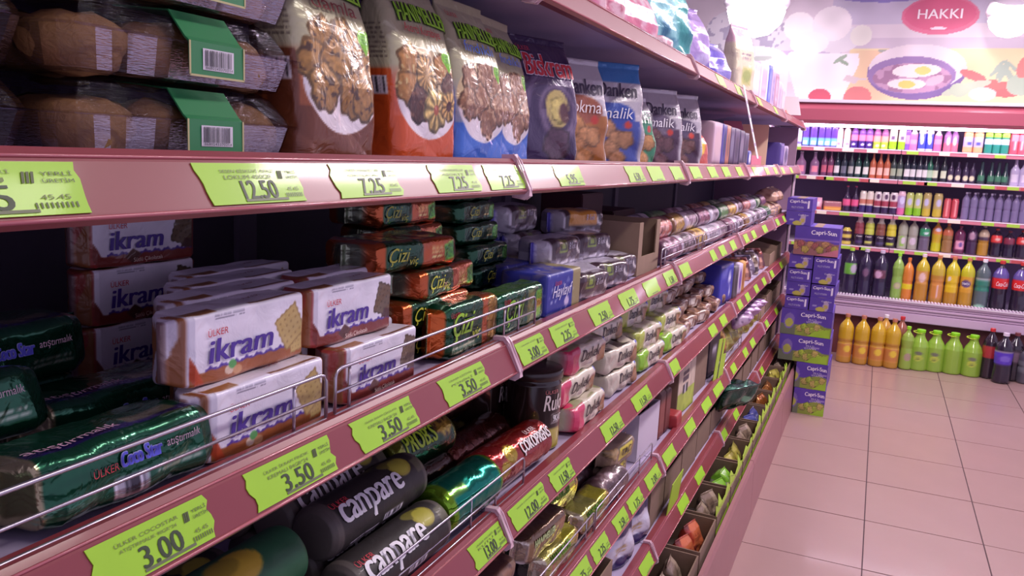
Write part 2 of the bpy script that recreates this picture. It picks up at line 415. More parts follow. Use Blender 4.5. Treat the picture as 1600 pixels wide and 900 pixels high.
def rail_prism(dx=0.0, dz=0.0):
    return [(-.464, .001+dz), (-.449+dx, .002+dz), (-.4445+dx, -.003), (-.4425+dx, -.006), (-.4265+dx, -.036), (-.4245+dx, -.040-dz), (-.428, -.0435-dz), (-.450, -.040-dz), (-.455, -.020), (-.464, -.018)]
def facept(y, v, z, off=0.0):                 # a point on the sloping rail face: y along, v = 0..1 up the face
    v = np.asarray(v, float)
    return np.stack([-.4262+(-.4428+.4262)*v+off*.875, np.asarray(y, float)+0*v, z-.0365+.0305*v+off*.484], -1)
DIGI = {}
def price_label(shelf, y0, y1, z, price, lines, seed=0, top=1.0):
    """torn-edged yellow-green paper slipped behind the rail's clear front"""
    rs = np.random.RandomState(seed+5); n = 7
    vs = np.linspace(0.02, 0.97, n)
    L = [(y0+rs.uniform(0, .006)+.004*(1-v), v) for v in vs]; Rr = [(y1-rs.uniform(0, .006), v) for v in vs]
    V = [facept(y, v, z, .0012) for y, v in L+Rr]+[facept(y, v, z, .0004) for y, v in L+Rr]; F = []
    for i in range(n-1):
        F.append((i, n+i, n+i+1, i+1)); F.append((2*n+i, 2*n+i+1, 3*n+i+1, 3*n+i))
        F.append((i, i+1, 2*n+i+1, 2*n+i)); F.append((n+i, 3*n+i, 3*n+i+1, n+i+1))
    F += [(0, 2*n, 3*n, n), (n-1, 2*n-1, 4*n-1, 3*n-1)]
    o = thing('price_label', mesh('price_label', V, F, LABEL), parent=shelf)
    w = y1-y0; D = (74, 84, 62); S = []
    surf = lambda x, y, off: facept(y0+x, y/.0345, z, .0012+off)
    if price: S.append((price, w*.36, .0042, w*.34, .0150, (62, 74, 50), {'bold': .05}))
    S.append(('▬' if False else '_', w*.36, .0022, w*.42, .0020, (110, 116, 84), {'bold': .05}))
    for i, t in enumerate(lines): S.append((t, w*.22+w*.02*i, .0255-.0052*i, w*(.50-.05*i), .0032, (120, 134, 72), {'bold': .01}))
    if price:
        S.append(('45.45', w*.80, .0098, w*.12, .003, (120, 134, 72)))
        S.append(('IIIIIIIII', w*.77, .0045, w*.17, .0035, (92, 104, 62), {'bold': .03}))
        if lines: S.append(('YERLİ', w*.83, .0245, w*.13, .0032, (88, 98, 60), {'bold': .03})); S.append(('ÜRETİM', w*.83, .020, w*.13, .0032, (88, 98, 60), {'bold': .03})); S.append(('///', w*.75, .0200, w*.06, .007, (88, 98, 60), {'bold': .12}))
    thing('lettering', lettering(surf, S, off=.0003), parent=o)

LV = {'T': (ZT, 'top'), 'A': (ZA, 'second'), 'B': (ZB, 'third'), 'C': (ZC, 'fourth'), 'D': (ZD, 'fifth'), 'E': (ZE, 'sixth')}
ORD = ['nearest', 'second', 'third', 'fourth', 'farthest']
LB = {
 'A': [[(.19, .349, '16.95', ['KURABİYE ÇEŞİTLERİ', 'KUTU']), (.438, .552, '12.50', ['SESEN BİSKÜVİ ARASI', 'LOKUM 400GR']), (.591, .703, '7.25', ['ÜLKER HANIMELLER', 'ÇİKOLATALI']), (.764, .878, '7.25', ['ÜLKER HANIMELLER', 'ASORTİ']), (.895, 1.008, '7.25', ['ÜLKER HANIMELLER'])],
       [(1.13, 1.25, '5.95', []), (1.50, 1.62, '6.50', []), (1.66, 1.78, '', []), (1.86, 1.97, '', [])],
       [(2.07, 2.19, '', []), (2.30, 2.42, '', []), (2.52, 2.64, '', []), (2.78, 2.9, '', [])], [(3.15, 3.27, '', []), (3.5, 3.62, '', []), (3.8, 3.92, '', [])], [(4.1, 4.22, '', []), (4.5, 4.62, '', [])]],
 'B': [[(.340, .449, '3.00', ['ÜLKER COCOSTAR', 'ATIŞTIRMALIK 90GR*24']), (.485, .601, '3.50', ['ÜLKER İKRAM FINDIK', 'KREMALI 84GR*24']), (.632, .749, '3.50', ['ÜLKER İKRAM ÇİKOLATA', 'KREMALI 84GR*24']), (.806, .925, '3.50', ['ÜLKER ÇİZİVİÇ', 'PEYNİRLİ'])],
       [(1.024, 1.128, '3.00', ['ÜLKER ÇİZİ']), (1.155, 1.265, '2.25', ['ÜLKER HAYLAYF']), (1.341, 1.462, '2.50', []), (1.52, 1.64, '1.75', []), (1.70, 1.82, '', []), (1.88, 1.99, '1.50', [])],
       [(2.05, 2.16, '', []), (2.45, 2.53, '', []), (2.6, 2.7, '', []), (2.8, 2.9, '', [])], [(3.1, 3.2, '', []), (3.3, 3.4, '', []), (3.62, 3.75, '', [])], [(4.1, 4.22, '', []), (4.4, 4.5, '', []), (4.7, 4.8, '', [])]],
 'C': [[(.60, .70, '4.50', ['ÜLKER CANPARE']), (.905, 1.007, '13.00', ['ÜLKER PROBİS', 'KUTU'])],
       [(1.034, 1.168, '12.00', ['ÜLKER ÇOKOPRENS']), (1.192, 1.294, '11.50', ['ÜLKER RULOKAT']), (1.462, 1.594, '12.50', []), (1.68, 1.82, '11.50', [])],
       [(2.03, 2.12, '', []), (2.55, 2.66, '', []), (2.74, 2.85, '', [])], [(3.1, 3.2, '', []), (3.3, 3.4, '', []), (3.55, 3.65, '', []), (3.8, 3.9, '', [])], [(4.1, 4.2, '', []), (4.5, 4.6, '', [])]],
 'D': [[], [(1.325, 1.438, '2.75', []), (1.452, 1.556, '2.25', []), (1.60, 1.695, '2.50', []), (1.71, 1.82, '1.75', []), (1.86, 1.99, '2.00', [])],
       [(2.04, 2.16, '', []), (2.3, 2.42, '', []), (2.55, 2.68, '', []), (2.75, 2.9, '', [])], [(3.1, 3.2, '', []), (3.4, 3.5, '', []), (3.6, 3.72, '', [])], [(4.1, 4.2, '', []), (4.5, 4.6, '', [])]],
 'E': [[], [(1.7, 1.82, '', []), (1.88, 1.99, '', [])], [(2.30, 2.42, '', []), (2.55, 2.67, '', [])], [(3.02, 3.12, '', []), (3.3, 3.4, '', []), (3.6, 3.7, '', [])], [(4.1, 4.2, '', [])]],
 'T': [[], [], [(2.3, 2.42, '', []), (2.62, 2.74, '', [])], [(3.1, 3.2, '', []), (3.6, 3.7, '', [])], []]}
for lv, (z, nm) in LV.items():
    for k in range(5):
        ya, yb = Y0+k+.002, Y0+k+.998
        if k == 4: yb = 5.02
        depth = -.903
        s = thing('shelf', MB().box(depth, -.4645, ya, yb, z-.024, z-.0068).mesh('shelf', DECK), label='%s bay of the %s shelf from the top, pink price rail in front' % (ORD[k], nm), cat='shelf', group='shelves of the rack')
        thing('price_rail', MB().prism([(x, z+q) for x, q in rail_prism()], ya, yb-.006).mesh('price_rail', RAIL), parent=s)
        thing('rail_edge', MB().tube([(-.4248, ya, z-.0385), (-.4248, yb-.006, z-.0385)], .0016, 6).tube([(-.4440, ya, z-.003), (-.4440, yb-.006, z-.003)], .0013, 6).mesh('rail_edge', RAILE, True), parent=s)  # thin ridges whose pale colour paints a highlight along both edges
        e = MB().prism([(x, z+q) for x, q in rail_prism(.004, .006)], yb-.010, yb-.0005)
        for dy in (-.0098, -.001): e.tube([(-.447, yb+dy, z+.008), (-.4395, yb+dy, z+.0), (-.4215, yb+dy, z-.038), (-.4215, yb+dy, z-.045), (-.428, yb+dy, z-.0505), (-.446, yb+dy, z-.048)], .0011, 6)
        thing('rail_end_cap', e.mesh('rail_end_cap', CAP), parent=s)
        thing('bracket', MB().prism([(-.895, z-.025), (-.66, z-.025), (-.66, z-.03), (-.895, z-.075)], ya+.004, ya+.007).mesh('bracket', DECK), parent=s)
        for i, (y0, y1, pr, ln) in enumerate(LB[lv][k]): price_label(s, y0, y1, z, pr, ln, seed=k*17+i*3+ord(lv))

def fence(y0, y1, z, lab, x=-.4555, h=.046, sp=None):
    r = thing('shelf_fence', MB().tube([(x, y0, z+.001), (x, y1, z+.001)], .0017, 6).mesh('bottom_wire', WIRE, True), label=lab, cat='fence', group='wire fences on the rails')
    thing('top_wire', MB().tube([(x, y0, z+.003), (x, y0, z+h-.008), (x, y0+.004, z+h-.002), (x, y0+.010, z+h), (x, y1-.010, z+h), (x, y1-.004, z+h-.002), (x, y1, z+h-.008), (x, y1, z+.003)], .0018, 6).mesh('top_wire', WIRE, True), parent=r)
    thing('middle_wire', MB().tube([(x, y0, z+h*.5), (x, y1, z+h*.5)], .0014, 6).mesh('middle_wire', WIRE, True), parent=r)
    me = MB().tube([(0, 0, -.008), (0, 0, h)], .0016, 6).mesh('upright_wire', WIRE, True)
    for yy in (y0+.045, y1-.045) if sp is None else sp: thing('upright_wire', me, (x-.0032, yy, z), parent=r)
fence(.03, .618, ZB, 'near wire fence in front of the green and white packs', sp=(.12, .575))
fence(.632, 1.135, ZB, 'wire fence in front of the green and orange cracker packs', sp=(.66, 1.03, 1.08))
fence(1.92, 2.41, ZB, 'wire fence beside the notched carton on the third shelf', sp=(1.97, 2.37))
fence(2.425, 3.02, ZB, 'middle wire fence before the round foil rolls', sp=(2.47, 2.97))
fence(3.05, 3.62, ZB, 'third wire fence before the round foil rolls', sp=(3.1, 3.5))
fence(3.64, 4.3, ZB, 'farthest wire fence on the third shelf', sp=(3.7, 4.2))
fence(.30, .70, ZC, 'near wire fence in front of the dark biscuit rolls', sp=(.34, .6))
fence(.71, 1.125, ZC, 'wire fence in front of the shiny green roll', sp=(.95, 1.03))
fence(1.03, 1.52, ZD, 'near wire fence on the fifth shelf', sp=(1.2, 1.48))
fence(1.53, 1.985, ZD, 'wire fence before the yellow-labelled pack on the fifth shelf', sp=(1.70, 1.88))
fence(2.9, 3.45, ZD, 'far wire fence on the fifth shelf by gold packs', sp=(2.95, 3.4))

# mural above the fridge
def mural():
    x0, x1, z0, z1, nx, nz = -1.75, 1.45, 1.766, 2.60, 420, 130
    X, Z = np.meshgrid(np.linspace(x0, x1, nx), np.linspace(z0, z1, nz))
    p = P(X, Z, (222, 206, 214))
    p.mx((Z-1.75)/.8*0.3, (214, 200, 220))
    p.rect(-.30, 1.70, 1.5, 2.13, (232, 212, 170)); p.rect(-1.8, 1.9, -.3, 2.1, (232, 220, 228))
    p.rect(-.45, 2.13, 1.5, 2.24, (206, 190, 206)); p.rect(-.45, 2.2, 1.5, 2.29, (222, 208, 218)); p.rect(-.45, 2.29, 1.5, 2.7, (202, 192, 212))
    p.mx(np.clip((X+.32)/.25, 0, 1)*np.clip((.06-X)/.3, 0, 1)*(Z < 2.12)*.8, (226, 168, 150))
    # speckled cheese heap, round cheeses, big tubs
    sp = (((X+1.02)/.30)**2+((Z-2.26)/.17)**2 < 1); p.m(sp, (224, 216, 226)); p.m(sp & (vn(X*34, Z*34) > .62), (176, 166, 190))
    p.rect(-1.2, 2.02, -.36, 2.12, (196, 178, 206))
    p.ell(-.40, 2.20, .16, .10, (226, 218, 226)); p.ell(-.66, 2.285, .105, .10, (246, 238, 240)); p.ell(-.44, 2.30, .13, .12, (242, 232, 236)); p.ell(-.58, 2.17, .13, .08, (244, 236, 238)); p.ell(-.24, 2.22, .07, .07, (234, 228, 222))
    p.ell(-.93, 2.02, .24, .13, (246, 240, 244)); p.rect(-1.17, 1.76, -.70, 2.02, (240, 232, 238)); p.ell(-.93, 2.06, .11, .018, (200, 204, 200), .1)
    p.poly([(-.70, 2.10), (-.24, 2.10), (-.235, 2.02), (-.33, 1.76), (-.62, 1.76), (-.72, 2.04)], (240, 234, 238)); p.ell(-.68, 2.08, .04, .035, (240, 234, 238))
    p.ell(-.36, 2.06, .05, .014, (160, 176, 158), .6); p.ell(-.33, 2.035, .035, .012, (150, 168, 148), -.5)
    p.ell(-.47, 1.80, .075, .055, (206, 92, 112)); p.ell(-.22, 1.80, .09, .075, (214, 128, 128)); p.ell(-.07, 2.11, .05, .015, (168, 168, 160), -.2)
    # pan with eggs
    p.x, p.y = X+.115, Z-.03
    C1, C2 = (128, 104, 158), (206, 190, 208)
    p.ell(.245, 1.945, .305, .185, C1); p.ell(.25, 1.975, .30, .155, (226, 212, 220)); p.ell(.22, 1.925, .275, .125, (150, 122, 172)); p.ell(.225, 1.905, .245, .10, (190, 150, 180))
    p.m((((p.x-.225)/.245)**2+((p.y-1.905)/.10)**2 < 1) & (vn(X*22, Z*34) > .6), (160, 118, 150))
    p.ell(.25, 1.955, .15, .045, (240, 226, 226), .05); p.ell(.29, 1.955, .05, .028, (236, 212, 130)); p.ell(.20, 1.865, .12, .036, (238, 222, 222)); p.ell(.20, 1.862, .055, .026, (234, 206, 118)); p.ell(.37, 1.89, .06, .03, (220, 180, 196), .4)
    p.poly([(-.19, 1.925), (-.10, 1.90), (-.06, 1.90), (-.06, 1.885), (-.11, 1.885), (-.13, 1.86), (-.21, 1.885)], (214, 196, 200))
    p.x, p.y = X, Z
    # chillies and greens at the right
    p.x = X+.25
    p.ell(.73, 1.955, .085, .028, (226, 120, 120), -.35); p.ell(.90, 1.87, .12, .05, (222, 112, 112), -.15); p.ell(.86, 1.90, .07, .03, (226, 120, 116), -.2)
    for k in range(9): p.ell(.86+.012*k, 1.985+.03*math.sin(k*1.7), .012, .05, (168, 182, 168), (k-4)*.2)
    p.ell(1.02, 1.90, .09, .07, (176, 190, 172)); p.ell(.70, 1.875, .15, .03, (190, 196, 176), .3); p.ell(.66, 1.86, .06, .045, (184, 196, 174)); p.ell(.80, 1.835, .08, .045, (230, 206, 202)); p.ell(1.03, 2.02, .05, .08, (226, 130, 126), -.4); p.ell(1.2, 1.93, .12, .09, (226, 150, 130))
    p.x = X
    # blue arc with the red oval
    p.ell(-.12, 2.70, .66, .262, (146, 134, 196)); p.ell(-.12, 2.74, .62, .262, (120, 108, 176))
    p.ell(.235, 2.345, .235, .125, (226, 120, 152)); p.ell(.235, 2.352, .215, .105, (222, 104, 140)); p.ell(.235, 2.262, .05, .01, (244, 226, 236))
    p.mul(.05, 9)
    V = np.stack([X, 0*X, Z], -1).reshape(-1, 3); F = []
    for i in range(nz-1):
        for k in range(nx-1): F.append((i*nx+k, i*nx+k+1, (i+1)*nx+k+1, (i+1)*nx+k))
    n = len(V); V = np.vstack([V, [(x0, .02, z0), (x1, .02, z0), (x1, .02, z1), (x0, .02, z1)]]); C = np.vstack([p.c.reshape(-1, 3), np.full((4, 3), 220)])
    F += [(n, n+3, n+2, n+1), (0, n, n+1, nx-1), ((nz-1)*nx, nz*nx-1, n+2, n+3), (0, (nz-1)*nx, n+3, n), (nx-1, n+1, n+2, nz*nx-1)]
    o = thing('mural_panel', mesh('mural_panel', V, F, MURAL, colors=C), (0, 6.40, 0), label='pale printed mural of cheeses, a pan of eggs and chillies above the fridge', cat='mural')
    thing('lettering', lettering(lambda x, y, off: np.stack([x, -off+0*x, y], -1), [('HAKKI', .10, 2.325, .27, .062, (250, 232, 240), {'bold': .03})], off=.002), parent=o)
    thing('support', MB().box(-1.7, 1.4, .02, .05, 1.77, 2.8).mesh('support', WALLM), parent=o)
mural()

# ------------------------------------------------------------------ drinks fridge
FR = -.80, 1.62
pinkm = mat('fridge_rose', (186, 92, 112), rough=.35, coat=.4); whitem = mat('fridge_white', (232, 220, 234), rough=.3, coat=.3)
darkm = mat('fridge_inside', (140, 118, 160), rough=.55); basem = mat('fridge_base', (116, 62, 66), rough=.6)
fr = thing('drinks_fridge', MB().box(FR[0], FR[1], 6.88, 6.98, .02, 1.75).mesh('drinks_fridge', darkm), label='wide open-front drinks fridge with rose hood at the end of the aisle', cat='fridge')
thing('hood', MB().prism([(6.20, 1.602), (6.165, 1.625), (6.16, 1.70), (6.20, 1.742), (6.95, 1.742), (6.95, 1.602)], FR[0], FR[1]).mesh('hood', pinkm), parent=fr)
hd = bpy.data.objects['hood']; hd.data.transform(Matrix(((0, 1, 0, 0), (1, 0, 0, 0), (0, 0, 1, 0), (0, 0, 0, 1)))); hd.data.flip_normals()
thing('top_trim', MB().box(FR[0], FR[1], 6.17, 6.40, 1.743, 1.765, .003).mesh('top_trim', whitem), parent=fr)
thing('inner_light', MB().box(FR[0]+.05, FR[1]-.05, 6.26, 6.29, 1.585, 1.60).mesh('inner_light', mat('fridge_lamp', (236, 226, 255), emit=15.0)), parent=fr)
for x in (FR[0], FR[1]-.03): thing('side_panel', MB().box(x, x+.03, 6.18, 6.98, .1, 1.742, .004).mesh('side_panel', whitem), parent=fr)
thing('base', MB().box(FR[0]+.02, FR[1]-.02, 6.22, 6.88, 0, .30).mesh('base', basem), parent=fr)
b = MB()
for k, (z0, z1, y) in enumerate(((.290, .352, 6.152), (.352, .372, 6.158), (.372, .392, 6.150), (.392, .408, 6.156), (.408, .432, 6.148))): b.box(FR[0], FR[1], y, 6.24, z0+.001, z1-.001, .004)
thing('bumper', b.mesh('bumper', mat('bumper_mauve', (206, 178, 206), rough=.25, coat=.6)), parent=fr, kind=None)
thing('bumper_trim', MB().box(FR[0], FR[1], 6.142, 6.149, .424, .433).mesh('bumper_trim', WHITE), parent=fr)
g = MB(); 
for k in range(120): g.box(FR[0]+.02*k+.004, FR[0]+.02*k+.014, 6.16, 6.23, .432, .4365)
thing('air_grille', g.mesh('air_grille', WHITE), parent=fr, kind='stuff')
thing('deck', MB().box(FR[0]+.03, FR[1]-.03, 6.24, 6.88, .405, .4156).mesh('deck', DECK), parent=fr)
labm = mat('fridge_label', (172, 214, 74), rough=.5); stripw = mat('strip_cream', (244, 232, 214), rough=.4); stripr = mat('strip_red', (196, 88, 92), rough=.4)
FS = {'s2': 1.446, 's3': 1.243, 's4': 1.000, 's5': .765}
XJ = .105
for nme, z in FS.items():
    for xa, xb in ((FR[0]+.031, XJ-.002), (XJ+.002, FR[1]-.031)):
        s = thing('fridge_shelf', MB().box(xa, xb, 6.34, 6.88, z-.012, z).mesh('fridge_shelf', whitem), parent=fr)
        thing('shelf_strip', MB().box(xa, xb, 6.318, 6.339, z-.030, z+.002, .003).mesh('shelf_strip', mat('strip_rose', (216, 128, 146), rough=.35, coat=.4)), parent=s)
        thing('strip_top', MB().box(xa, xb, 6.3155, 6.3175, z-.006, z+.002).mesh('strip_top', whitem), parent=s)
        x = xa+.03; k = 0
        while x < xb-.08:
            w = .062+.02*RNG.rand(); mm = labm if k % 3 != 2 else stripw
            if nme == 's2' and RNG.rand() < .5: mm = stripw
            thing('price_label', MB().box(x, x+w, 6.3135, 6.3155, z-.027, z-.006).mesh('price_label', mm), parent=s)
            if nme in ('s5', 's3') and RNG.rand() < .45: thing('price_label', MB().box(x+w+.01, x+w+.07, 6.3135, 6.3155, z-.027, z-.006).mesh('price_label', stripr), parent=s)
            x += w+.05+RNG.rand()*.08; k += 1

# ---- bottles and cans: lofts with circular section ----
def circ(rows): return [(s, r, r, r*.9985, 0) for s, r in rows]
def bottle_prof(kind, H, R):
    K = {'pet': [(0, .8), (.01, .97), (.05, 1), (.40, 1), (.43, .94), (.47, .94), (.50, 1), (.70, 1), (.76, .96), (.82, .82), (.88, .55), (.92, .34), (.94, .29), (1, .29)],
         'coke': [(0, .75), (.015, .93), (.06, .99), (.20, .97), (.36, .91), (.46, .95), (.56, 1), (.70, 1), (.78, .90), (.86, .60), (.92, .34), (.94, .28), (1, .28)],
         'can': [(0, .72), (.015, .80), (.05, 1), (.90, 1), (.955, .82), (.975, .84), (1, .82)],
         'glass': [(0, .88), (.01, .99), (.03, 1), (.52, 1), (.60, .92), (.70, .55), (.80, .36), (.93, .33), (1, .34)],
         'round': [(0, .5), (.02, .72), (.10, .96), (.24, 1), (.38, .9), (.50, .6), (.62, .40), (.9, .33), (1, .34)],
         'jug': [(0, .9), (.015, .98), (.05, 1), (.50, 1), (.62, .98), (.74, .80), (.84, .52), (.90, .42), (1, .42)],
         'lime': [(0, .8), (.02, .97), (.05, 1), (.40, .97), (.52, .88), (.60, .95), (.72, 1), (.82, .82), (.91, .36), (.94, .28), (1, .28)],
         'milk': [(0, .9), (.02, 1), (.55, .97), (.62, .90), (.70, .97), (.82, .86), (.91, .5), (1, .45)],
         'slim': [(0, .85), (.02, 1), (.78, 1), (.86, .86), (.93, .6), (1, .55)]}
    return [(s*H, r*R) for s, r in K[kind]]
def bottle(kind, H, R, body, bands=(), cap=None, ells=(), txt=(), m=None, name='drink_bottle', cat='bottle', ns=26, nt=24, extra=None, liquid=None):
    """bands: (s0, s1, colour[, half width in metres]); heights as fractions of H"""
    hc = H*.065 if cap is not None else 0
    lf = Loft(circ(bottle_prof(kind, H-hc*.7, R)), 'v'); 
    def pf(x, y):
        p = P(x, y, body)
        if liquid: p.m(y > liquid[0]*H, liquid[1])
        for bd in bands: p.m((y > bd[0]*H) & (y < bd[1]*H) & (np.abs(x) < (bd[3] if len(bd) > 3 else 9)), bd[2])
        for e in ells: p.ell(e[0]*R, e[1]*H, e[2]*R, e[3]*H, e[4])
        if extra: extra(p)
        return p.c
    me = lf.build(name, pf, m or GLOSS, ns, nt); kids = []
    if txt: kids.append(('lettering', lettering(lf.surf, [(t[0], (t[1]-t[3]/2)*R, t[2]*H, t[3]*R, t[4]*H, t[5], t[6] if len(t) > 6 else {}) for t in txt], off=.0008)))
    if cap is not None:
        rc = R*({'jug': .46, 'milk': .5}.get(kind, .34))
        kids.append(('cap', mesh('cap', *(lambda q: (q.V, q.F))(MB().lathe([(rc*.96, H-hc), (rc, H-hc+.001), (rc, H-.002), (rc*.9, H)], 14)), mat('cap_%d_%d_%d' % tuple(cap), cap, rough=.35))))
    return Design(name, cat, me, kids)

PX = dict(k=0)
def xat(px, yy, z):                           # X of a photo column on the depth plane yy at height z (1600x900 frame)
    m = cam.matrix_world.to_3x3(); r, u, f = m.col[0], m.col[1], -m.col[2]
    lo, hi = -3.0, 3.0
    for _ in range(40):
        x = (lo+hi)/2; d = Vector((x, yy, z-1.318)); q = 800+1286*d.dot(r)/d.dot(f)
        if q < px: lo = x
        else: hi = x
    return (lo+hi)/2
def row(items, z, y, rowname, jit=.004):
    """items: (design, [photo columns], description, group) standing at height z on the line y"""
    allx = sorted(px for it in items for px in it[1]); wx = [xat(q, y, z+.08) for q in allx]
    for d, pxs, desc, grp in items:
        for n, px in enumerate(pxs):
            x_ = xat(px, y, z+.08); gap = min([abs(x_-q) for q in wx if abs(x_-q) > 1e-6]+[1])
            o = d.put((x_, y+RNG.uniform(-jit, jit), z+.0006), (0, 0, R_(-90+RNG.uniform(-14, 14)))); k_ = max(.80, min(1.0, (gap-.0012)/(2*d.R))); 
            o.scale = (k_, k_, .91 if rowname == r1 else 1)
            lab = '%s, %s on the %s' % (desc, ('the only one' if len(pxs) == 1 else '%s from left' % (['first', 'second', 'third', 'fourth', 'fifth', 'sixth', 'seventh', 'eighth', 'ninth', 'tenth'][n])), rowname)
            if lab in LABELS: print('DUP', lab)
            LABELS[lab] = 1; reg(o, lab, d.cat, grp or 'drinks on the '+rowname)
NAVY, CREAM, LIMEC, DARK = (60, 48, 120), (240, 226, 212), (162, 206, 60), (50, 40, 60)
def B(*a, **k): return bottle(*a, **k)
r1 = 'top fridge shelf'
row([
 (B('slim', .165, .022, (200, 206, 246), [(.3, .6, (250, 240, 255)), (.1, .2, (120, 110, 200))], cap=(220, 220, 240)), [1249], 'white and blue bottle', None),
 (B('can', .168, .030, (104, 70, 168), [(.06, .40, (120, 190, 240)), (.10, .26, (226, 226, 255), .02)], name='drink_can', cat='can'), [1260, 1272, 1284, 1294, 1304], 'purple can with a pale blue base', None),
 (B('slim', .170, .026, (240, 200, 190), [(0, .42, (236, 218, 232)), (.12, .22, (226, 150, 170), .012)], cap=(226, 200, 170)), [1313, 1324], 'peach topped pale bottle', None),
 (B('slim', .165, .031, (120, 78, 150), [(.35, .62, (238, 138, 170)), (0, .35, (62, 40, 120))], ells=[(0, .18, .5, .05, (244, 230, 250))], cap=(120, 90, 140)), [1336, 1348, 1359], 'purple bottle with a pink belt', None),
 (B('slim', .160, .031, (150, 96, 140), [(.32, .62, (240, 170, 150)), (0, .34, (168, 200, 70))], ells=[(0, .16, .5, .05, (244, 240, 220))], cap=(170, 120, 140)), [1371, 1383], 'pink and lime green bottle', None),
 (B('can', .165, .031, (240, 228, 206), [(0, .38, (150, 206, 46)), (.45, .62, (120, 100, 130), .015)], name='drink_can', cat='can'), [1396, 1410], 'cream can with a lime base', None),
 (B('can', .160, .022, (128, 90, 190), [(.3, .7, (206, 150, 220), .02)], name='drink_can', cat='can'), [1419], 'violet can', None),
 (B('slim', .160, .032, (232, 120, 160), [(.78, 1, (252, 232, 240)), (.3, .5, (246, 160, 190))], cap=(250, 236, 244)), [1428], 'pink bottle with white neck', None),
 (B('can', .160, .030, (70, 84, 206), [(.55, .85, (220, 226, 250), .014), (.0, .1, (210, 216, 250)), (.8, 1, (240, 236, 252))], ells=[(.2, .5, .5, .2, (220, 228, 255))], name='drink_can', cat='can'), [1441, 1453], 'blue and white splashed can', None),
 (B('slim', .152, .028, (232, 110, 150), [(.8, 1, (250, 232, 240)), (.35, .6, (238, 150, 176))], cap=(250, 236, 244)), [1466], 'thin pink bottle', None),
 (B('slim', .158, .030, (150, 110, 160), [(0, .42, (226, 110, 130))], ells=[(0, .5, .5, .2, (244, 206, 180))], cap=(190, 160, 200)), [1481, 1492], 'mauve bottle with a red base', None),
 (B('can', .158, .030, (236, 170, 120), [(.28, .72, (190, 180, 226)), (.35, .5, (90, 90, 180), .014)], name='drink_can', cat='can'), [1513, 1529], 'orange and lilac can', None),
 (B('can', .162, .031, (46, 140, 120), [(.72, 1, (160, 210, 80)), (.42, .66, (206, 232, 244))], ells=[(.1, .55, .7, .09, (220, 240, 250))], name='drink_can', cat='can'), [1545, 1558, 1571], 'green can with a pale splash', None),
 (B('can', .158, .033, (222, 90, 104), [(.2, .8, (250, 200, 206), .008), (.6, .9, (240, 150, 160), .03)], name='drink_can', cat='can'), [1585, 1598], 'red can', None)], FS['s2'], 6.385, r1)
r2 = 'second fridge shelf'
gl = lambda body, lab, e=(), cap=(200, 190, 206), k='glass', R=.0275, H=.188, lz=(.14, .40): B(k, H, R, body, [(lz[0], lz[1], lab, .026)] if lab is not None else [], ells=e, cap=cap)
row([
 (gl((150, 110, 150), (240, 150, 170), R=.036, H=.165), [1252, 1273], 'squat mauve bottle with pink label', None),
 (gl((110, 60, 96), (206, 106, 130), cap=(150, 80, 110)), [1288, 1298], 'dark red bottle with rose label', None),
 (gl((30, 44, 60), (240, 244, 244), cap=(246, 240, 250)), [1308], 'dark bottle with bright white cap', None),
 (gl((38, 48, 62), (116, 120, 136)), [1319], 'dark bottle with a dull label', None),
 (gl((44, 56, 66), (186, 190, 186)), [1330], 'dark bottle with a grey label', None),
 (gl((36, 70, 66), (236, 244, 236), cap=(216, 200, 220)), [1341, 1353], 'dark green bottle with white label', None),
 (gl((190, 100, 70), (250, 206, 190), cap=(206, 140, 130)), [1364, 1375, 1386], 'orange bottle with peach label', None),
 (gl((60, 70, 70), (170, 186, 160), cap=(200, 190, 200)), [1396, 1406], 'grey green bottle', None),
 (gl((40, 44, 60), (234, 236, 236), cap=(206, 200, 214)), [1417, 1427, 1437, 1446], 'dark bottle with white label', None),
 (gl((40, 100, 80), (190, 220, 190), cap=(206, 200, 214)), [1453], 'bottle with a green label', None),
 (gl((46, 50, 60), (224, 236, 206), cap=(206, 200, 214)), [1462, 1475], 'dark bottle with pale yellow label', None),
 (gl((64, 50, 80), None, [(0, .24, .8, .13, (238, 236, 200))], cap=None, k='glass', H=.14), [1486, 1497, 1509, 1520], 'low bottle with round cream label', None),
 (gl((40, 60, 66), (70, 130, 100), cap=None, H=.15, k='round', R=.034), [1534, 1549, 1560, 1571], 'small round dark green bottle', None),
 (gl((190, 180, 214), (226, 220, 240), cap=(230, 226, 244), R=.036), [1586, 1600], 'clear pale bottle', None)], FS['s3'], 6.385, r2)
r3 = 'third fridge shelf'
cn = lambda body, bands, e=(), H=.152, R=.029: B('can', H, R, body, bands, ells=e, name='drink_can', cat='can')
pouch = Design('bread_pack', 'pack', Loft(bag_rows(.11, .06, .085), 'v', .003, 60).build('bread_pack', lambda x, y: P(x, y, (236, 176, 200)).rect(-.04, .02, .04, .055, (240, 226, 240)).rect(-.06, -.1, .06, .02, (206, 80, 96)).c, FILM, 18, 28))
traypk = Design('pastry_tray', 'pack', Loft(block_rows(.15, .065, .08), 'h').build('pastry_tray', lambda x, y: P(x, y, (176, 110, 120)).rect(0, -.04, .16, -.005, (236, 160, 70)).rect(.01, -.028, .14, -.016, (246, 200, 110)).c, FILM, 14, 24))
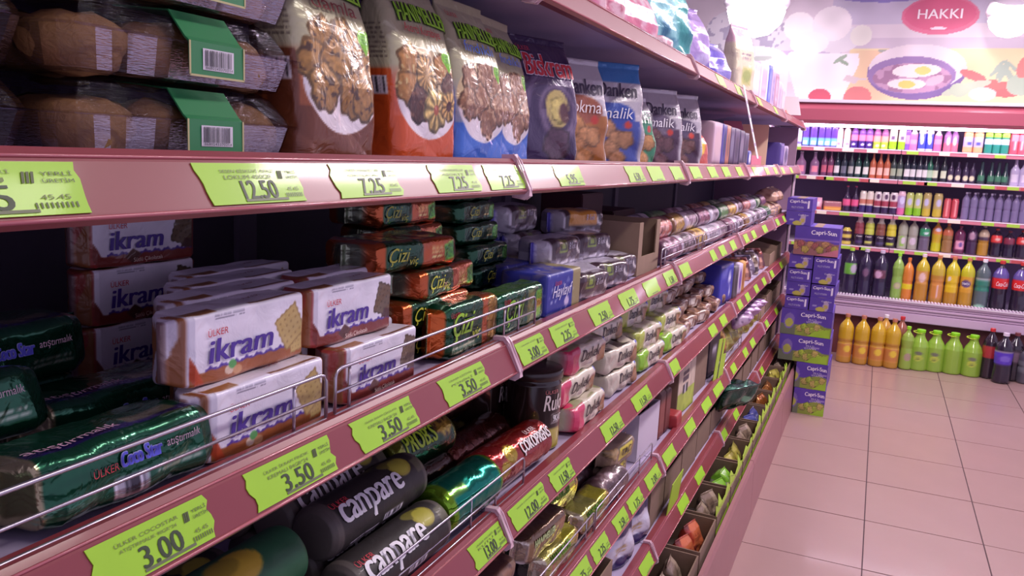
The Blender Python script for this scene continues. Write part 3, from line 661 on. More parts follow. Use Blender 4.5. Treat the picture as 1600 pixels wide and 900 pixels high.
row([
 (pouch, [1246, 1273], 'pink and white wrapped pack', 'wrapped packs in the fridge'), (traypk, [1301], 'flat pack with an orange front', 'wrapped packs in the fridge'),
 (B('glass', .182, .028, (54, 36, 70), [(.22, .48, (236, 100, 150))], cap=(206, 80, 120)), [1323, 1336], 'dark bottle with a hot pink label', None),
 (cn((236, 226, 216), [(0, .34, (60, 48, 110)), (.4, .62, (206, 130, 110))]), [1348, 1359], 'cream and navy can', None),
 (cn((236, 226, 230), [(0, .30, (60, 44, 84)), (.34, .60, (170, 70, 90))], [(0, .78, .5, .12, (90, 60, 90))]), [1371, 1383, 1396], 'white can with berry band', None)], FS['s4'], 6.385, r3)
row([
 (cn((190, 160, 210), [(0, .3, (226, 110, 170)), (.8, 1, (240, 200, 220))], [(0, .62, .7, .16, (220, 214, 250))], H=.165), [1408], 'pink and lilac can', None),
 (cn((196, 206, 120), [(0, .34, (140, 206, 46))], [(0, .6, .6, .16, (206, 206, 236))], H=.16), [1421, 1434], 'lime based can', None),
 (cn((190, 170, 110), [(0, .34, (206, 186, 70))], [(0, .6, .6, .16, (206, 200, 236))], H=.165), [1448, 1465], 'mustard yellow can', None),
 (cn((206, 84, 96), [(.1, .9, (250, 170, 170), .006)], H=.135, R=.026), [1480, 1492], 'small red can', None)], FS['s4'], 6.385, 'third fridge shelf beside the water')
WATER = mat('water_plastic', (186, 170, 226), rough=.12, trans=.55, coat=.3)
wat = bottle('pet', .185, .030, (186, 170, 226), m=WATER, cap=(220, 214, 240), name='water_bottle')
for j, yy in enumerate((6.385, 6.45)):
    for n, px in enumerate((1508, 1521, 1534, 1547, 1560, 1573, 1586, 1599)):
        o = wat.put((xat(px+j*4, yy, 1.08), yy, FS['s4']+.0006), (0, 0, RNG.rand()*6)); o.scale = (.78, .78, 1); reg(o, 'clear lilac-tinted water bottle, %s from left in the %s row of the third fridge shelf' % (('first', 'second', 'third', 'fourth', 'fifth', 'sixth', 'seventh', 'eighth')[n], ('front', 'rear')[j]), 'bottle', 'water bottles on the third fridge shelf')
r4 = 'fourth fridge shelf'
cap4 = (230, 224, 226)
cappy = lambda mid, top, w: B('milk', .205, .034, (54, 40, 64), [(.40, .80, mid), (.8, 1, top), (.08, .18, w, .028)], cap=cap4, txt=[('Cappy', 0, .29, 1.3, .07, (246, 236, 240), {'shear': .2})])
row([
 (B('slim', .12, .035, (226, 206, 100), [(.2, .4, (70, 44, 60)), (.6, .8, (90, 60, 70))], cap=None), [1323], 'short yellow striped carton', None),
 (cappy((150, 70, 84), (226, 200, 206), (80, 60, 110)), [1342], 'juice bottle with dark cherry picture', None),
 (cappy((206, 216, 90), (226, 226, 196), (206, 210, 110)), [1358], 'juice bottle with yellow green picture', None),
 (cappy((140, 84, 70), (226, 226, 214), (80, 70, 110)), [1375], 'juice bottle with a coconut brown picture', None),
 (cappy((226, 214, 70), (226, 230, 200), (190, 206, 80)), [1392], 'juice bottle with lemon picture', None),
 (B('pet', .215, .036, (176, 180, 160), [(.1, .42, (150, 200, 90), .016)], ells=[(.25, .28, .5, .11, (220, 206, 220))], cap=(200, 206, 190)), [1410], 'pale bottle with green edged label', None),
 (B('pet', .21, .036, (172, 170, 158), [], ells=[(0, .28, .7, .12, (216, 200, 216))], cap=(200, 196, 190)), [1426], 'pale bottle with a round grey label', None),
 (B('pet', .205, .035, (112, 100, 124), [(.5, .76, (60, 160, 110))], ells=[(.2, .6, .5, .04, (220, 240, 240))], cap=(80, 160, 120)), [1444], 'clear bottle with a green label', None),
 (B('coke', .21, .036, (206, 176, 50), [(.58, .84, (226, 140, 80)), (0, .3, (206, 206, 40))], ells=[(0, .72, .6, .06, (226, 214, 240))], cap=(226, 150, 80)), [1463], 'waisted yellow and orange bottle', None),
 (B('pet', .20, .034, (160, 120, 76), [(.6, .8, (200, 110, 80))], cap=(206, 110, 80)), [1480], 'amber bottle', None),
 (B('pet', .19, .035, (110, 50, 86), [(.16, .48, (240, 170, 200), .03)], ells=[(.1, .33, .35, .09, (120, 90, 160))], cap=(140, 60, 90)), [1499], 'wine red bottle with square pink label', None),
 (B('pet', .205, .034, (70, 46, 80), [], ells=[(0, .62, .6, .13, (190, 150, 176))], cap=(90, 60, 100)), [1518], 'dark bottle with round mauve label', None),
 (B('pet', .205, .035, (80, 60, 84), [(0, .5, (186, 140, 56)), (.62, .85, (206, 186, 160))], cap=(200, 190, 190)), [1536], 'bottle with amber base and cream shoulder', None),
 (B('coke', .19, .035, (46, 34, 56), [(.5, .76, (226, 70, 70))], ells=[(0, .62, .5, .05, (246, 200, 190))], cap=(200, 70, 70)), [1556, 1596], 'small cola bottle with bright red label', None),
 (B('coke', .18, .034, (46, 36, 60), [(.5, .74, (140, 60, 84))], cap=(130, 60, 80)), [1576], 'small cola bottle with a dull red label', None)], FS['s5'], 6.39, r4)
r5 = 'fridge floor deck'
big = .052
colaD = lambda lab, e, cap: B('coke', .335, big, (48, 38, 66), lab, ells=e, cap=cap, ns=34, nt=32)
row([
 (colaD([(.45, .68, (110, 180, 70), .05)], [(.55, .57, .5, .1, (190, 180, 200))], (170, 214, 70)), [1326], 'big dark cola bottle with a green label', None),
 (colaD([], [(0, .52, .45, .09, (120, 90, 120))], (206, 190, 214)), [1349], 'big dark cola bottle with a faint label', None),
 (colaD([(.42, .60, (110, 66, 84), .05)], [(-.1, .5, .5, .08, (216, 176, 206))], (206, 190, 214)), [1373], 'big dark cola bottle with a pale crest', None),
 (B('lime', .325, .047, (142, 180, 84), [], ells=[(.2, .31, .65, .07, (176, 150, 150)), (.2, .31, .5, .05, (190, 190, 140))], cap=(150, 224, 60), ns=34, nt=32, liquid=(.9, (190, 220, 170))), [1400], 'pale lime soda bottle', None),
 (B('pet', .30, .044, (214, 130, 56), [(.28, .40, (226, 206, 40))], cap=(220, 120, 60), ns=30, nt=28), [1416], 'narrow orange bottle with a yellow stripe', None),
 (B('pet', .335, big, (186, 134, 50), [(.40, .66, (206, 150, 76), .05)], ells=[(.1, .52, .5, .1, (230, 196, 190))], cap=(236, 214, 224), ns=34, nt=32, liquid=(.66, (196, 176, 46))), [1438], 'orange soda bottle with a white cap', None),
 (B('pet', .335, big, (184, 134, 60), [(.12, .52, (206, 140, 70), .045), (.14, .40, (226, 190, 186), .006)], cap=(206, 130, 90), ns=34, nt=32, liquid=(.6, (196, 174, 60))), [1462], 'orange soda bottle with framed label', None),
 (B('pet', .335, big, (184, 136, 48), [(.28, .62, (222, 190, 40), .05)], ells=[(-.3, .55, .25, .045, (226, 216, 220))], cap=(206, 130, 90), ns=34, nt=32, liquid=(.62, (200, 186, 44))), [1485], 'orange soda bottle with yellow label', None),
 (B('pet', .335, big, (188, 142, 46), [(.30, .62, (214, 160, 54), .05)], ells=[(0, .48, .7, .075, (96, 76, 130))], cap=(206, 130, 90), txt=[('FANTA', 0, .455, 1.05, .05, (240, 236, 244), {'bold': .04})], ns=34, nt=32, liquid=(.62, (196, 192, 44))), [1508], 'orange soda bottle with dark blue badge', None),
 (B('pet', .335, big, (90, 104, 108), [(.36, .58, (56, 130, 110), .1), (.58, .61, (200, 206, 206))], ells=[(0, .05, .8, .04, (160, 220, 190))], cap=(240, 236, 244), ns=34, nt=32), [1532], 'clear bottle with green label', None),
 (B('coke', .335, big, (44, 34, 52), [(.45, .66, (216, 48, 50)), (.66, .86, (96, 82, 150))], cap=(200, 60, 60), txt=[('Coca-Cola', 0, .50, 1.5, .09, (250, 220, 226), {'shear': .35, 'bold': .02})], ns=34, nt=32), [1559, 1591], 'large cola bottle with red label', None)], .416, 6.2935, r5, .0012)

# ---- bottles on the floor ----
fl_or = B('pet', .333, .0485, (188, 138, 52), [(.13, .40, (196, 130, 66)), (.125, .135, (216, 176, 70)), (.40, .41, (216, 176, 70))], ells=[(.25, .30, .5, .07, (226, 196, 60))], cap=(186, 120, 96), ns=36, nt=32, liquid=(.50, (200, 162, 40)))
def floorb(d, items, grp):
    for px, y, lab in items:
        o = d.put((xat(px, y, .12), y, 0), (0, 0, R_(-90+RNG.uniform(-10, 10))), lab, grp)
floorb(fl_or, [(1320, 5.955, 'orange soda bottle on the floor next to the blue cartons'), (1345, 5.96, 'second orange soda bottle on the floor from the blue cartons'), (1370, 5.965, 'third orange soda bottle on the floor from the blue cartons'), (1393, 5.97, 'orange soda bottle on the floor next to the lime bottles')], 'orange soda bottles on the floor')
floorb(B('pet', .335, .045, (200, 150, 60), [(.3, .6, (190, 120, 60))], cap=(240, 232, 240)), [(1380, 6.09, 'floor bottle with white cap behind the orange bottles')], 'drinks standing on the floor')
floorb(B('pet', .335, .045, (150, 90, 70), [(.3, .6, (180, 100, 90))], cap=(206, 50, 60)), [(1405, 6.09, 'floor bottle with red cap behind the orange bottles')], 'drinks standing on the floor')
floorb(B('lime', .290, .041, (146, 178, 72), [], ells=[(.2, .30, .6, .09, (170, 150, 130))], cap=(150, 226, 40), ns=34, nt=30), [(1416, 5.99, 'waisted lime green bottle on the floor beside the handled jugs')], 'drinks standing on the floor')
def jug(y, px, lab, label_on):
    d = bottle('jug', .272, .060, (142, 182, 64), ells=[(-.05, .44, .40, .045, (110, 116, 96)), (-.05, .32, .45, .07, (190, 206, 76)), (-.05, .33, .3, .012, (110, 130, 60)), (-.05, .29, .25, .01, (110, 130, 60))] if label_on else [], cap=(140, 220, 30), name='drink_jug', ns=34, nt=32)
    o = d.put((xat(px, y, .1), y, 0), (0, 0, R_(-90)), lab, 'lime jugs on the floor')
    thing('handle', MB().tube([(.0+.026*math.cos(t), .034*math.sin(t)-.012, .248+.008*math.sin(t*.5)) for t in np.linspace(0, 2*math.pi, 17)], .0035, 6).mesh('handle', mat('jug_handle', (196, 222, 60), rough=.35), True), parent=o)
jug(6.03, 1435, 'lime green jug with looped handle beside the waisted bottle', True); jug(6.055, 1460, 'lime green jug with dark oval label, second of the jugs', True)
jug(6.06, 1488, 'plain unlabelled lime green jug on the floor', False); jug(6.06, 1518, 'rightmost lime green jug beside the cola bottles', True)
floorb(B('coke', .33, .047, (46, 34, 46), [(.42, .66, (170, 50, 54))], cap=(200, 50, 56), ns=34, nt=30), [(1545, 6.06, 'cola bottle with red label and cap on the floor')], 'drinks standing on the floor')
floorb(B('coke', .325, .054, (40, 32, 50), [(.38, .62, (84, 56, 190)), (.62, .64, (190, 180, 206))], ells=[(0, .5, .6, .06, (120, 100, 210))], cap=(226, 214, 232), ns=34, nt=30), [(1566, 5.975, 'cola bottle with a violet label in front on the floor')], 'drinks standing on the floor')
floorb(B('coke', .315, .050, (42, 34, 46), [(.40, .62, (110, 90, 110))], cap=(120, 60, 66), ns=30, nt=26), [(1584, 6.09, 'cola bottle with grey label behind the violet one')], 'drinks standing on the floor')
floorb(B('pet', .25, .045, (84, 80, 92), [(.3, .6, (110, 110, 120))], cap=(120, 110, 120)), [(1603, 6.05, 'short grey bottle at the right end of the floor row')], 'drinks standing on the floor')

# ------------------------------------------------------------------ stack of juice pouch cartons
def carton(W, D, H, kind, seed=0):
    base = (84, 60, 158)
    x0 = -W/2
    def front(p, ox):
        x, y = p.x, p.y
        if kind == 'wide':
            p.m(y < H*.42, (104, 110, 90)); p.m((y < H*.46+.012*np.sin((x-ox)*40)) & (x > ox-.05), (134, 150, 60))
            for k in range(6): p.cookie(ox-.03+.022*k, H*.27+.012*math.sin(k*2), .019, (150, 170, 60) if k % 2 else (176, 160, 90), seed=k)
            p.ell(ox-.085, H*.52, .027, .042, (120, 100, 170)); p.ell(ox-.085, H*.45, .02, .024, (170, 170, 80)); p.poly([(ox+.01, .0), (ox+.12, .0), (ox+.12, H*.34), (ox+.05, H*.22)], (150, 190, 50))
            p.rect(ox+.035, H*.56, ox+.075, H*.62, (150, 130, 196))
        elif kind == 'berry':
            p.m(y < H*.50+.010*np.sin(x*50), (140, 92, 96))
            for k in range(9): p.cookie(ox-.10+.024*k, H*.30+.016*math.sin(k*2.3), .020, [(176, 130, 90), (150, 84, 84), (160, 140, 70)][k % 3], seed=k)
            p.poly([(ox+.0, .0), (ox+.12, .0), (ox+.12, H*.30)], (190, 110, 130)); p.m((y > H*.5) & (y < H*.58), (130, 100, 180))
        elif kind == 'small':
            p.ell(ox+.022, H*.42, .014, .028, (170, 150, 180)); p.ell(ox+.022, H*.36, .010, .012, (180, 160, 90)); p.rect(ox-.045, H*.30, ox-.022, H*.46, (150, 136, 196)); p.ell(ox-.004, H*.14, .024, .012, (176, 166, 80))
        else: p.rect(ox+.040, H*.2, ox+.05, H*.8, (226, 216, 236))
        return p
    V, F, C = [], [], []
    def panel(o, ux, uy, w, h, n, m_, art):
        X, Yg = np.meshgrid(np.linspace(0, w, n), np.linspace(0, h, m_)); p = P(X-w/2, Yg, base)
        if art: front(p, 0.0)
        p.mul(.05, 30, seed)
        k = len(V); pts = np.array(o)+X[..., None]*np.array(ux)+Yg[..., None]*np.array(uy); V.extend(pts.reshape(-1, 3)); C.extend(p.c.reshape(-1, 3))
        for i in range(m_-1):
            for j in range(n-1): F.append((k+i*n+j, k+i*n+j+1, k+(i+1)*n+j+1, k+(i+1)*n+j))
    n1, n2 = max(8, int(W/.004)), max(6, int(H/.004))
    panel((x0, 0, 0), (1, 0, 0), (0, 0, 1), W, H, n1, n2, True); panel((-x0, D, 0), (-1, 0, 0), (0, 0, 1), W, H, 2, 2, False)
    panel((-x0, 0, 0), (0, 1, 0), (0, 0, 1), D, H, 2, 2, False); panel((x0, D, 0), (0, -1, 0), (0, 0, 1), D, H, 2, 2, False)
    panel((x0, 0, H), (1, 0, 0), (0, 1, 0), W, D, 2, 2, False); panel((x0, D, 0), (1, 0, 0), (0, -1, 0), W, D, 2, 2, False)
    me = mesh('juice_carton', V, F, PAPER, colors=np.array(C)); 
    s = min(1, W/.20) if kind in ('wide', 'berry') else 1
    T = [('Capri-Sun', -.03*s, H*.70, .125*s, H*.20, (240, 230, 246), {'bold': .03, 'arc': .004, 'shear': -.1})] if kind != 'small' else [('Capri-Sun', -.002, H*.66, .05, H*.14, (220, 210, 236), {'bold': .02})]
    if kind == 'wide': T += [('MULTI', .01, H*.60, .04, H*.07, (206, 196, 226)), ('VITAMIN', .0, H*.51, .06, H*.07, (206, 196, 226))]
    if kind == 'plain': T = [('Capri-Sun', -.05, H*.58, .085, H*.30, (236, 226, 244), {'bold': .03, 'arc': .003}), ('MULTI VITAMIN', -.04, H*.2, .06, H*.16, (190, 180, 220))]
    return Design('juice_carton', 'carton', me, [('lettering', lettering(lambda x, y, off: np.stack([x, -off+0*x, y], -1), T, off=.0008)), ('tape', MB().box(-.02, .02, .0, D, H, H+.0006).mesh('tape', CARDL))])
g = 'juice cartons stacked at the aisle end'
zz = 0
for k, (xr, lab) in enumerate(((-.137, 'lowest wide blue juice carton standing on the floor'), (-.140, 'second wide blue juice carton up from the floor'), (-.143, 'third wide blue juice carton up from the floor'), (-.146, 'fourth wide blue juice carton up, right under the small ones'))):
    W = (.158, .158, .255, .255)[k]; carton(W, .30, .139, 'wide', k).put((xr-.004-W/2, 4.53+.003*k, zz), (0, 0, R_(RNG.uniform(-1.5, 1.5))), lab, g); zz += .1405
small, plain = carton(.118, .28, .072, 'small', 5), carton(.118, .28, .066, 'plain', 6)
for r_ in range(4):
    for c_ in range(2):
        d = (plain, small)[r_ % 2] if c_ else (small, plain)[r_ % 2]
        d.put((-.212-.124*c_, 4.535+RNG.uniform(0, .006), zz), (0, 0, R_(RNG.uniform(-1.5, 1.5))), 'small blue juice carton, %s column, %s of four up' % (('right', 'left')[c_], ('lowest', 'second', 'third', 'topmost')[r_]), g)
    zz += .0725
d = carton(.22, .30, .148, 'berry', 9).put((-.270, 4.532, zz), (0, 0, 0), 'big blue carton with reddish fruit picture, highest wide one', g); zz += .150
carton(.125, .28, .072, 'small', 5).put((-.372, 4.54, zz), (0, 0, .01), 'small blue carton on top of the fruit picture carton', g)
carton(.125, .28, .066, 'plain', 6).put((-.372, 4.54, zz+.0735), (0, 0, -.01), 'topmost small blue carton of the stack', g)

# ------------------------------------------------------------------ packages on the rack
def bar(name, L, H, D, paint, txt=(), m=None, wr=.0012, ns=60, nt=60, cat='biscuits', block=False, seed=0.0, fin=.012):
    lf = Loft(wrap_rows(L, H, D) if block == 2 else block_rows(L, H, D) if block else bar_rows(L, H, D, fin), 'h', wr, 45, seed)
    return Design(name, cat, lf.build(name, paint, m or FILM, ns, nt), [('lettering', lettering(lf.surf, txt, off=.0012))] if txt else [])
def roll(name, L, R, paint, txt=(), m=None, wr=.0004, ns=46, nt=56, cat='biscuits'):
    u = R*.55                                  # the artwork is turned up towards the aisle
    lf = Loft(roll_rows(L, R), 'h', wr, 70); return Design(name, cat, lf.build(name, lambda x, y: paint(x, y-u), m or FOIL, ns, nt), [('lettering', lettering(lambda x, y, o: lf.surf(x, y+u, o), txt, off=.0009))] if txt else [])
def bag(name, W, D, H, paint, txt=(), m=None, wr=.0022, ns=70, nt=84, lean=-.01, cat='cookie bag', seed=0.0, wf=38):
    lf = Loft(bag_rows(W, D, H, lean), 'v', wr, wf, seed); return Design(name, cat, lf.build(name, paint, m or FOIL, ns, nt), [('lettering', lettering(lf.surf, txt, off=.0020))] if txt else [])
ZAd, ZBd, ZCd, ZDd, ZEd, ZTd = ZA-.006, ZB-.006, ZC-.006, ZD-.006, ZE-.006, ZT-.006
TOL, RED, PURP, WHT = (196, 52, 66), (190, 50, 60), (78, 52, 150), (238, 232, 240)

# --- second shelf: cookie bags ---
HW, HD, HH = .128, .072, .205
def hani(bg, bg2, cookies, sub, subcol, seed, silver=(188, 182, 150)):
    def pf(x, y):
        p = P(x, y, silver); k = np.abs(x)
        p.mx(.25*vn(x*90, y*60), (170, 164, 140))
        p.mx((.105-y)/.02, bg2); p.m(y < .05, bg); p.mx(np.clip((.075-y)/.05, 0, 1)*.6, bg)
        p.ell(0, .074, .063, .048, (236, 226, 232)); p.m((y > .078) & (((x)/.064)**2+((y-.078)/.05)**2 < 1), (214, 190, 150))
        cookies(p)
        p.m((k > .066) & (k < .1) & (y < .10), bg); p.m((k > .105) & (y < .6), bg)
        p.fine(.068, .11, .096, .15, (120, 110, 96), 8); p.fine(-.096, .11, -.068, .15, (120, 110, 96), 8, 3)
        p.barcode(-.098, .072, -.072, .092)
        hx, hy = .046, .118; p.ell(hx-.005, hy+.004, .0075, .0075, (130, 206, 50)); p.ell(hx+.005, hy+.004, .0075, .0075, (130, 206, 50)); p.poly([(hx-.0122, hy+.002), (hx+.0122, hy+.002), (hx, hy-.013)], (130, 206, 50))
        p.fine(hx-.007, hy-.002, hx+.007, hy+.007, (70, 130, 40), 3)
        return p.c
    T = [('HANIMELLER', -.046, .157, .106, .020, (150, 206, 60), {'bold': .03, 'line': (50, 70, 40), 'shear': .15, 'arc': .004}), ('ÜLKER', -.052, .181, .03, .007, RED, {'bold': .04}),
         (sub, -.040, .140, .076, .013, subcol, {'bold': .03})]
    return bag('cookie_bag', HW, HD, HH, pf, T, seed=seed, wr=.0016, ns=140, nt=270)
def ck_choc(p):
    for k, (x, y, r) in enumerate([(-.030, .112, .022), (.006, .114, .024), (.040, .106, .022), (-.044, .088, .024), (.046, .082, .024), (-.012, .090, .026), (-.034, .068, .024), (.012, .064, .024), (.034, .060, .022)]): p.cookie(x, y, r, (156, 114, 60), (76, 50, 34), k+1)
def ck_asst(p):
    for k, (x, y, r) in enumerate([(-.036, .108, .022), (.036, .106, .022), (-.044, .080, .020)]): p.cookie(x, y, r, (166, 118, 68), (206, 180, 124), k+1)
    p.cookie(-.006, .098, .024, (206, 160, 92), None, 3, ridge=14); p.cookie(.044, .084, .020, (90, 54, 44), None, 6); p.cookie(-.024, .064, .022, (84, 52, 44), (120, 80, 60), 5)
    p.cookie(.010, .060, .026, (228, 196, 122), None, 4, ridge=8); p.ell(.010, .060, .006, .006, (170, 90, 60)); p.cookie(.040, .066, .018, (214, 170, 100), None, 8, ridge=10); p.ell(.04, .066, .006, .006, (80, 44, 40))
def ck_nut(p):
    for k, (x, y, r) in enumerate([(-.030, .102, .024), (.010, .106, .026), (.040, .094, .020), (-.040, .074, .022), (-.006, .078, .024), (.036, .070, .022), (.010, .052, .022)]): p.cookie(x, y, r, (138, 96, 70), (190, 152, 120), k+2)
g = 'cookie bags on the second shelf'
hani((112, 58, 34), (176, 96, 54), ck_choc, 'damla', (120, 50, 50), 1).put((-.520, .678, ZAd), (0, 0, R_(3)), 'brown and silver chocolate chip cookie bag, the nearest upright bag', g)
hani((206, 84, 34), (214, 104, 80), ck_asst, 'Asorti Kurabiye', (186, 60, 64), 2).put((-.520, .848, ZAd), (0, 0, R_(-2)), 'orange based assorted cookie bag with a fluted star cookie', g)
dblue = hani((62, 112, 206), (160, 160, 170), ck_nut, 'fındıklı', (90, 130, 220), 3)
dblue.put((-.520, .990, ZAd), (0, 0, R_(-2)), 'blue based hazelnut cookie bag, left one of the two blue bags', g)
dblue.put((-.535, 1.122, ZAd), (0, 0, R_(2)), 'blue based hazelnut cookie bag, right one, by the dark purple bag', g)
def bisk(x, y):
    p = P(x, y, (62, 46, 84)); th = np.arctan2(y-.085, x-.02); d = np.hypot(x-.02, y-.085)
    p.mx(np.clip(1-np.abs(d-.05-.006*th)/.01, 0, 1)*.6, (150, 130, 160)); p.mx(np.clip(1-np.abs(d-.038)/.006, 0, 1)*.5, (190, 170, 190)); p.ell(.02, .088, .028, .030, (196, 176, 110)); p.cookie(.022, .086, .022, (206, 188, 110), None, 2); p.ell(.036, .082, .012, .016, (90, 54, 60)); p.cookie(.02, .03, .03, (90, 66, 84), None, 4); return p.c
bag('cookie_bag', .145, .07, .20, bisk, [('Biskrem', -.042, .138, .105, .034, (196, 52, 66), {'bold': .04, 'line': (232, 214, 232), 'lw': .07}), ('ÜLKER', -.05, .176, .03, .009, (206, 70, 90), {'bold': .03})], seed=4, wr=.003).put((-.530, 1.268, ZAd), (0, 0, R_(-24)), 'dark purple bag with red lettering and a cream-filled biscuit', g)
def dank(c1, c2, cook, topc=None):
    def pf(x, y):
        p = P(x, y, (206, 198, 208)); p.m(np.abs(x) > .062, (190, 182, 190)); p.fine(-.10, .04, -.066, .15, (150, 146, 156), 14); p.fine(.066, .04, .10, .15, (150, 146, 156), 14, 4)
        p.m((y < .088) & (np.abs(x) < .062), c1); p.ell(0, .098, .052, .026, c2); 
        for k in range(7): p.cookie(-.03+.02*(k % 4)+.004*(k//4), .07-.02*(k//2), .019, cook, None, k)
        if topc: p.m(y > .165, topc)
        p.m((y < .05) & (x < -.03), c1); p.ell(.034, .08, .008, .008, (206, 70, 60)); return p.c
    return pf
dk = lambda c1, c2, cook, w2, c3, seed, topc=None, W=.135, H=.19: bag('cookie_bag', W, .06, H, dank(c1, c2, cook, topc), [('Danken', -.033, H*.66, .088, .028, (70, 60, 84), {'bold': .03, 'shear': .1}), (w2, -.028, .092, .074, .022, c3, {'bold': .02, 'shear': .2})], seed=seed, wr=.0035, ns=60, nt=80)
dk((176, 112, 60), (160, 92, 72), (196, 140, 92), 'lokma', (240, 226, 230), 5).put((-.535, 1.455, ZAd), (0, 0, R_(-32)), 'beige and caramel wrapped bag with round cookies, crumpled top', g)
dk((74, 90, 170), (58, 84, 176), (186, 136, 96), 'malik', (236, 232, 246), 6, (86, 150, 220), W=.150, H=.205).put((-.530, 1.655, ZAd), (0, 0, R_(-46)), 'pale bag with shiny blue folded top and blue badge', g)
dk((60, 140, 100), (70, 140, 110), (190, 140, 90), 'mini', (230, 240, 230), 7, W=.12, H=.15).put((-.530, 1.835, ZAd), (0, 0, R_(-25)), 'small pale bag with green foil base and cookies', g)
dk((86, 60, 84), (110, 96, 120), (110, 76, 80), 'malik', (236, 230, 240), 8, W=.15, H=.185).put((-.535, 2.045, ZAd), (0, 0, R_(-42)), 'grey and plum bag with dark cookies, left of the pair', g)
dk((80, 56, 80), (96, 84, 110), (130, 96, 90), 'malik', (236, 230, 240), 9, W=.15, H=.19).put((-.530, 2.27, ZAd), (0, 0, R_(-44)), 'grey and plum bag with dark cookies, right of the pair', g)
bag('snack_bag', .10, .05, .10, lambda x, y: P(x, y, (206, 96, 84)).ell(0, .06, .03, .03, (226, 190, 70)).c, (), seed=3, ns=26, nt=36, cat='snack').put((-.515, 2.46, ZAd), (0, 0, R_(-20)), 'little red and yellow snack bag beyond the plum bags')
def dcarton(W, D, H, col, sp, name='display_carton'):
    def pt(x, y): p = P(x, y, col); p.mul(.08, 60); return sp(p).c if sp else p.c
    return bar(name, W, H, D, pt, (), PAPER, 0, 24, 32, 'carton', True)
for i, (y, w, h, col, col2, lab) in enumerate([(2.60, .10, .135, (196, 168, 186), (210, 180, 190), 'plain pinkish carton beside the little snack bag'), (2.72, .05, .135, (104, 96, 176), (60, 56, 120), 'thin violet box on the second shelf'), (2.79, .05, .135, (196, 130, 110), (140, 96, 90), 'thin salmon box next to the violet one'),
        (2.87, .06, .132, (84, 66, 100), (120, 110, 140), 'first dark standing pack after the salmon box'), (2.97, .07, .132, (96, 80, 112), (70, 54, 84), 'second dark standing pack after the salmon box'), (3.08, .07, .130, (76, 62, 92), (130, 116, 140), 'third dark standing pack after the salmon box'), (3.19, .07, .125, (98, 84, 110), (60, 50, 80), 'fourth dark pack, before the hanging strip'),
        (3.30, .05, .06, (70, 74, 150), (226, 220, 240), 'small blue and white packet under the hanging strip'), (4.40, .10, .12, (76, 60, 130), (110, 90, 160), 'dark violet box near the far end of the second shelf'), (4.58, .12, .11, (170, 150, 186), (90, 80, 120), 'last lilac box on the second shelf')]):
    dcarton(w, .12, h, col, lambda p, c=col2, w=w, h=h: p.ell(w/2, 0, w*.36, h*.30, c).fine(w*.2, h*.2, w*.8, h*.45, c, 3)).put((-.53, y, ZAd), (0, 0, R_(-4)), lab, 'boxes far along the second shelf')
pk = mat('rose_card', (200, 110, 130), rough=.6, grain=.05)
o = thing('display_box', MB().prism([(-.62, 0), (-.50, 0), (-.50, .04), (-.55, .18), (-.62, .18)], -.002, .002).box(-.62, -.616, 0, .30, 0, .18).prism([(-.50, 0), (-.495, 0), (-.495, .045), (-.50, .045)], 0, .30).mesh('display_box', pk), (0, 3.52, ZAd), label='pink card display box with a slanted side near the hanging strip', cat='box')
thing('side_wall', MB().prism([(-.62, 0), (-.50, 0), (-.50, .19), (-.62, .19)], .50, .504).mesh('side_wall', mat('cream_card', (226, 200, 170), rough=.6)), parent=o)
thing('floor_card', MB().box(-.62, -.50, .0, .50, .0, .003).mesh('floor_card', pk), parent=o)
o = thing('price_strip', MB().box(-.0008, .0008, -.018, .018, -.235, 0).mesh('price_strip', WHITE), (-.430, 2.73, ZT-.0), (0, R_(-16), 0), 'white perforated strip hanging slanted from the top shelf rail', 'strip')
for k in range(4): thing('slot', MB().box(.0008, .0014, -.006, .006, -.06-k*.045, -.05-k*.045).mesh('slot', mat('slot_grey', (120, 100, 140), rough=.6)), parent=o)

# --- clear pastry boxes ---
PLAS = bpy.data.materials.new('clear_plastic'); PLAS.use_nodes = True
nt_ = PLAS.node_tree; nt_.nodes.clear(); out = nt_.nodes.new('ShaderNodeOutputMaterial'); mxs = nt_.nodes.new('ShaderNodeMixShader'); tr = nt_.nodes.new('ShaderNodeBsdfTransparent'); gs = nt_.nodes.new('ShaderNodeBsdfGlossy'); fz = nt_.nodes.new('ShaderNodeFresnel'); mth = nt_.nodes.new('ShaderNodeMath')
mth.operation = 'MULTIPLY_ADD'; mth.inputs[1].default_value = .5; mth.inputs[2].default_value = .01; fz.inputs['IOR'].default_value = 1.45
tr.inputs[0].default_value = (.90, .87, .93, 1); gs.inputs['Roughness'].default_value = .10; gs.inputs['Color'].default_value = (.62, .58, .70, 1)
nn = nt_.nodes.new('ShaderNodeTexNoise'); nn.inputs['Scale'].default_value = 26; bb = nt_.nodes.new('ShaderNodeBump'); bb.inputs['Strength'].default_value = .35; bb.inputs['Distance'].default_value = .004
nt_.links.new(nn.outputs['Fac'], bb.inputs['Height']); nt_.links.new(bb.outputs['Normal'], gs.inputs['Normal'])
nt_.links.new(fz.outputs[0], mth.inputs[0]); nt_.links.new(mth.outputs[0], mxs.inputs[0]); nt_.links.new(tr.outputs[0], mxs.inputs[1]); nt_.links.new(gs.outputs[0], mxs.inputs[2]); nt_.links.new(mxs.outputs[0], out.inputs[0])
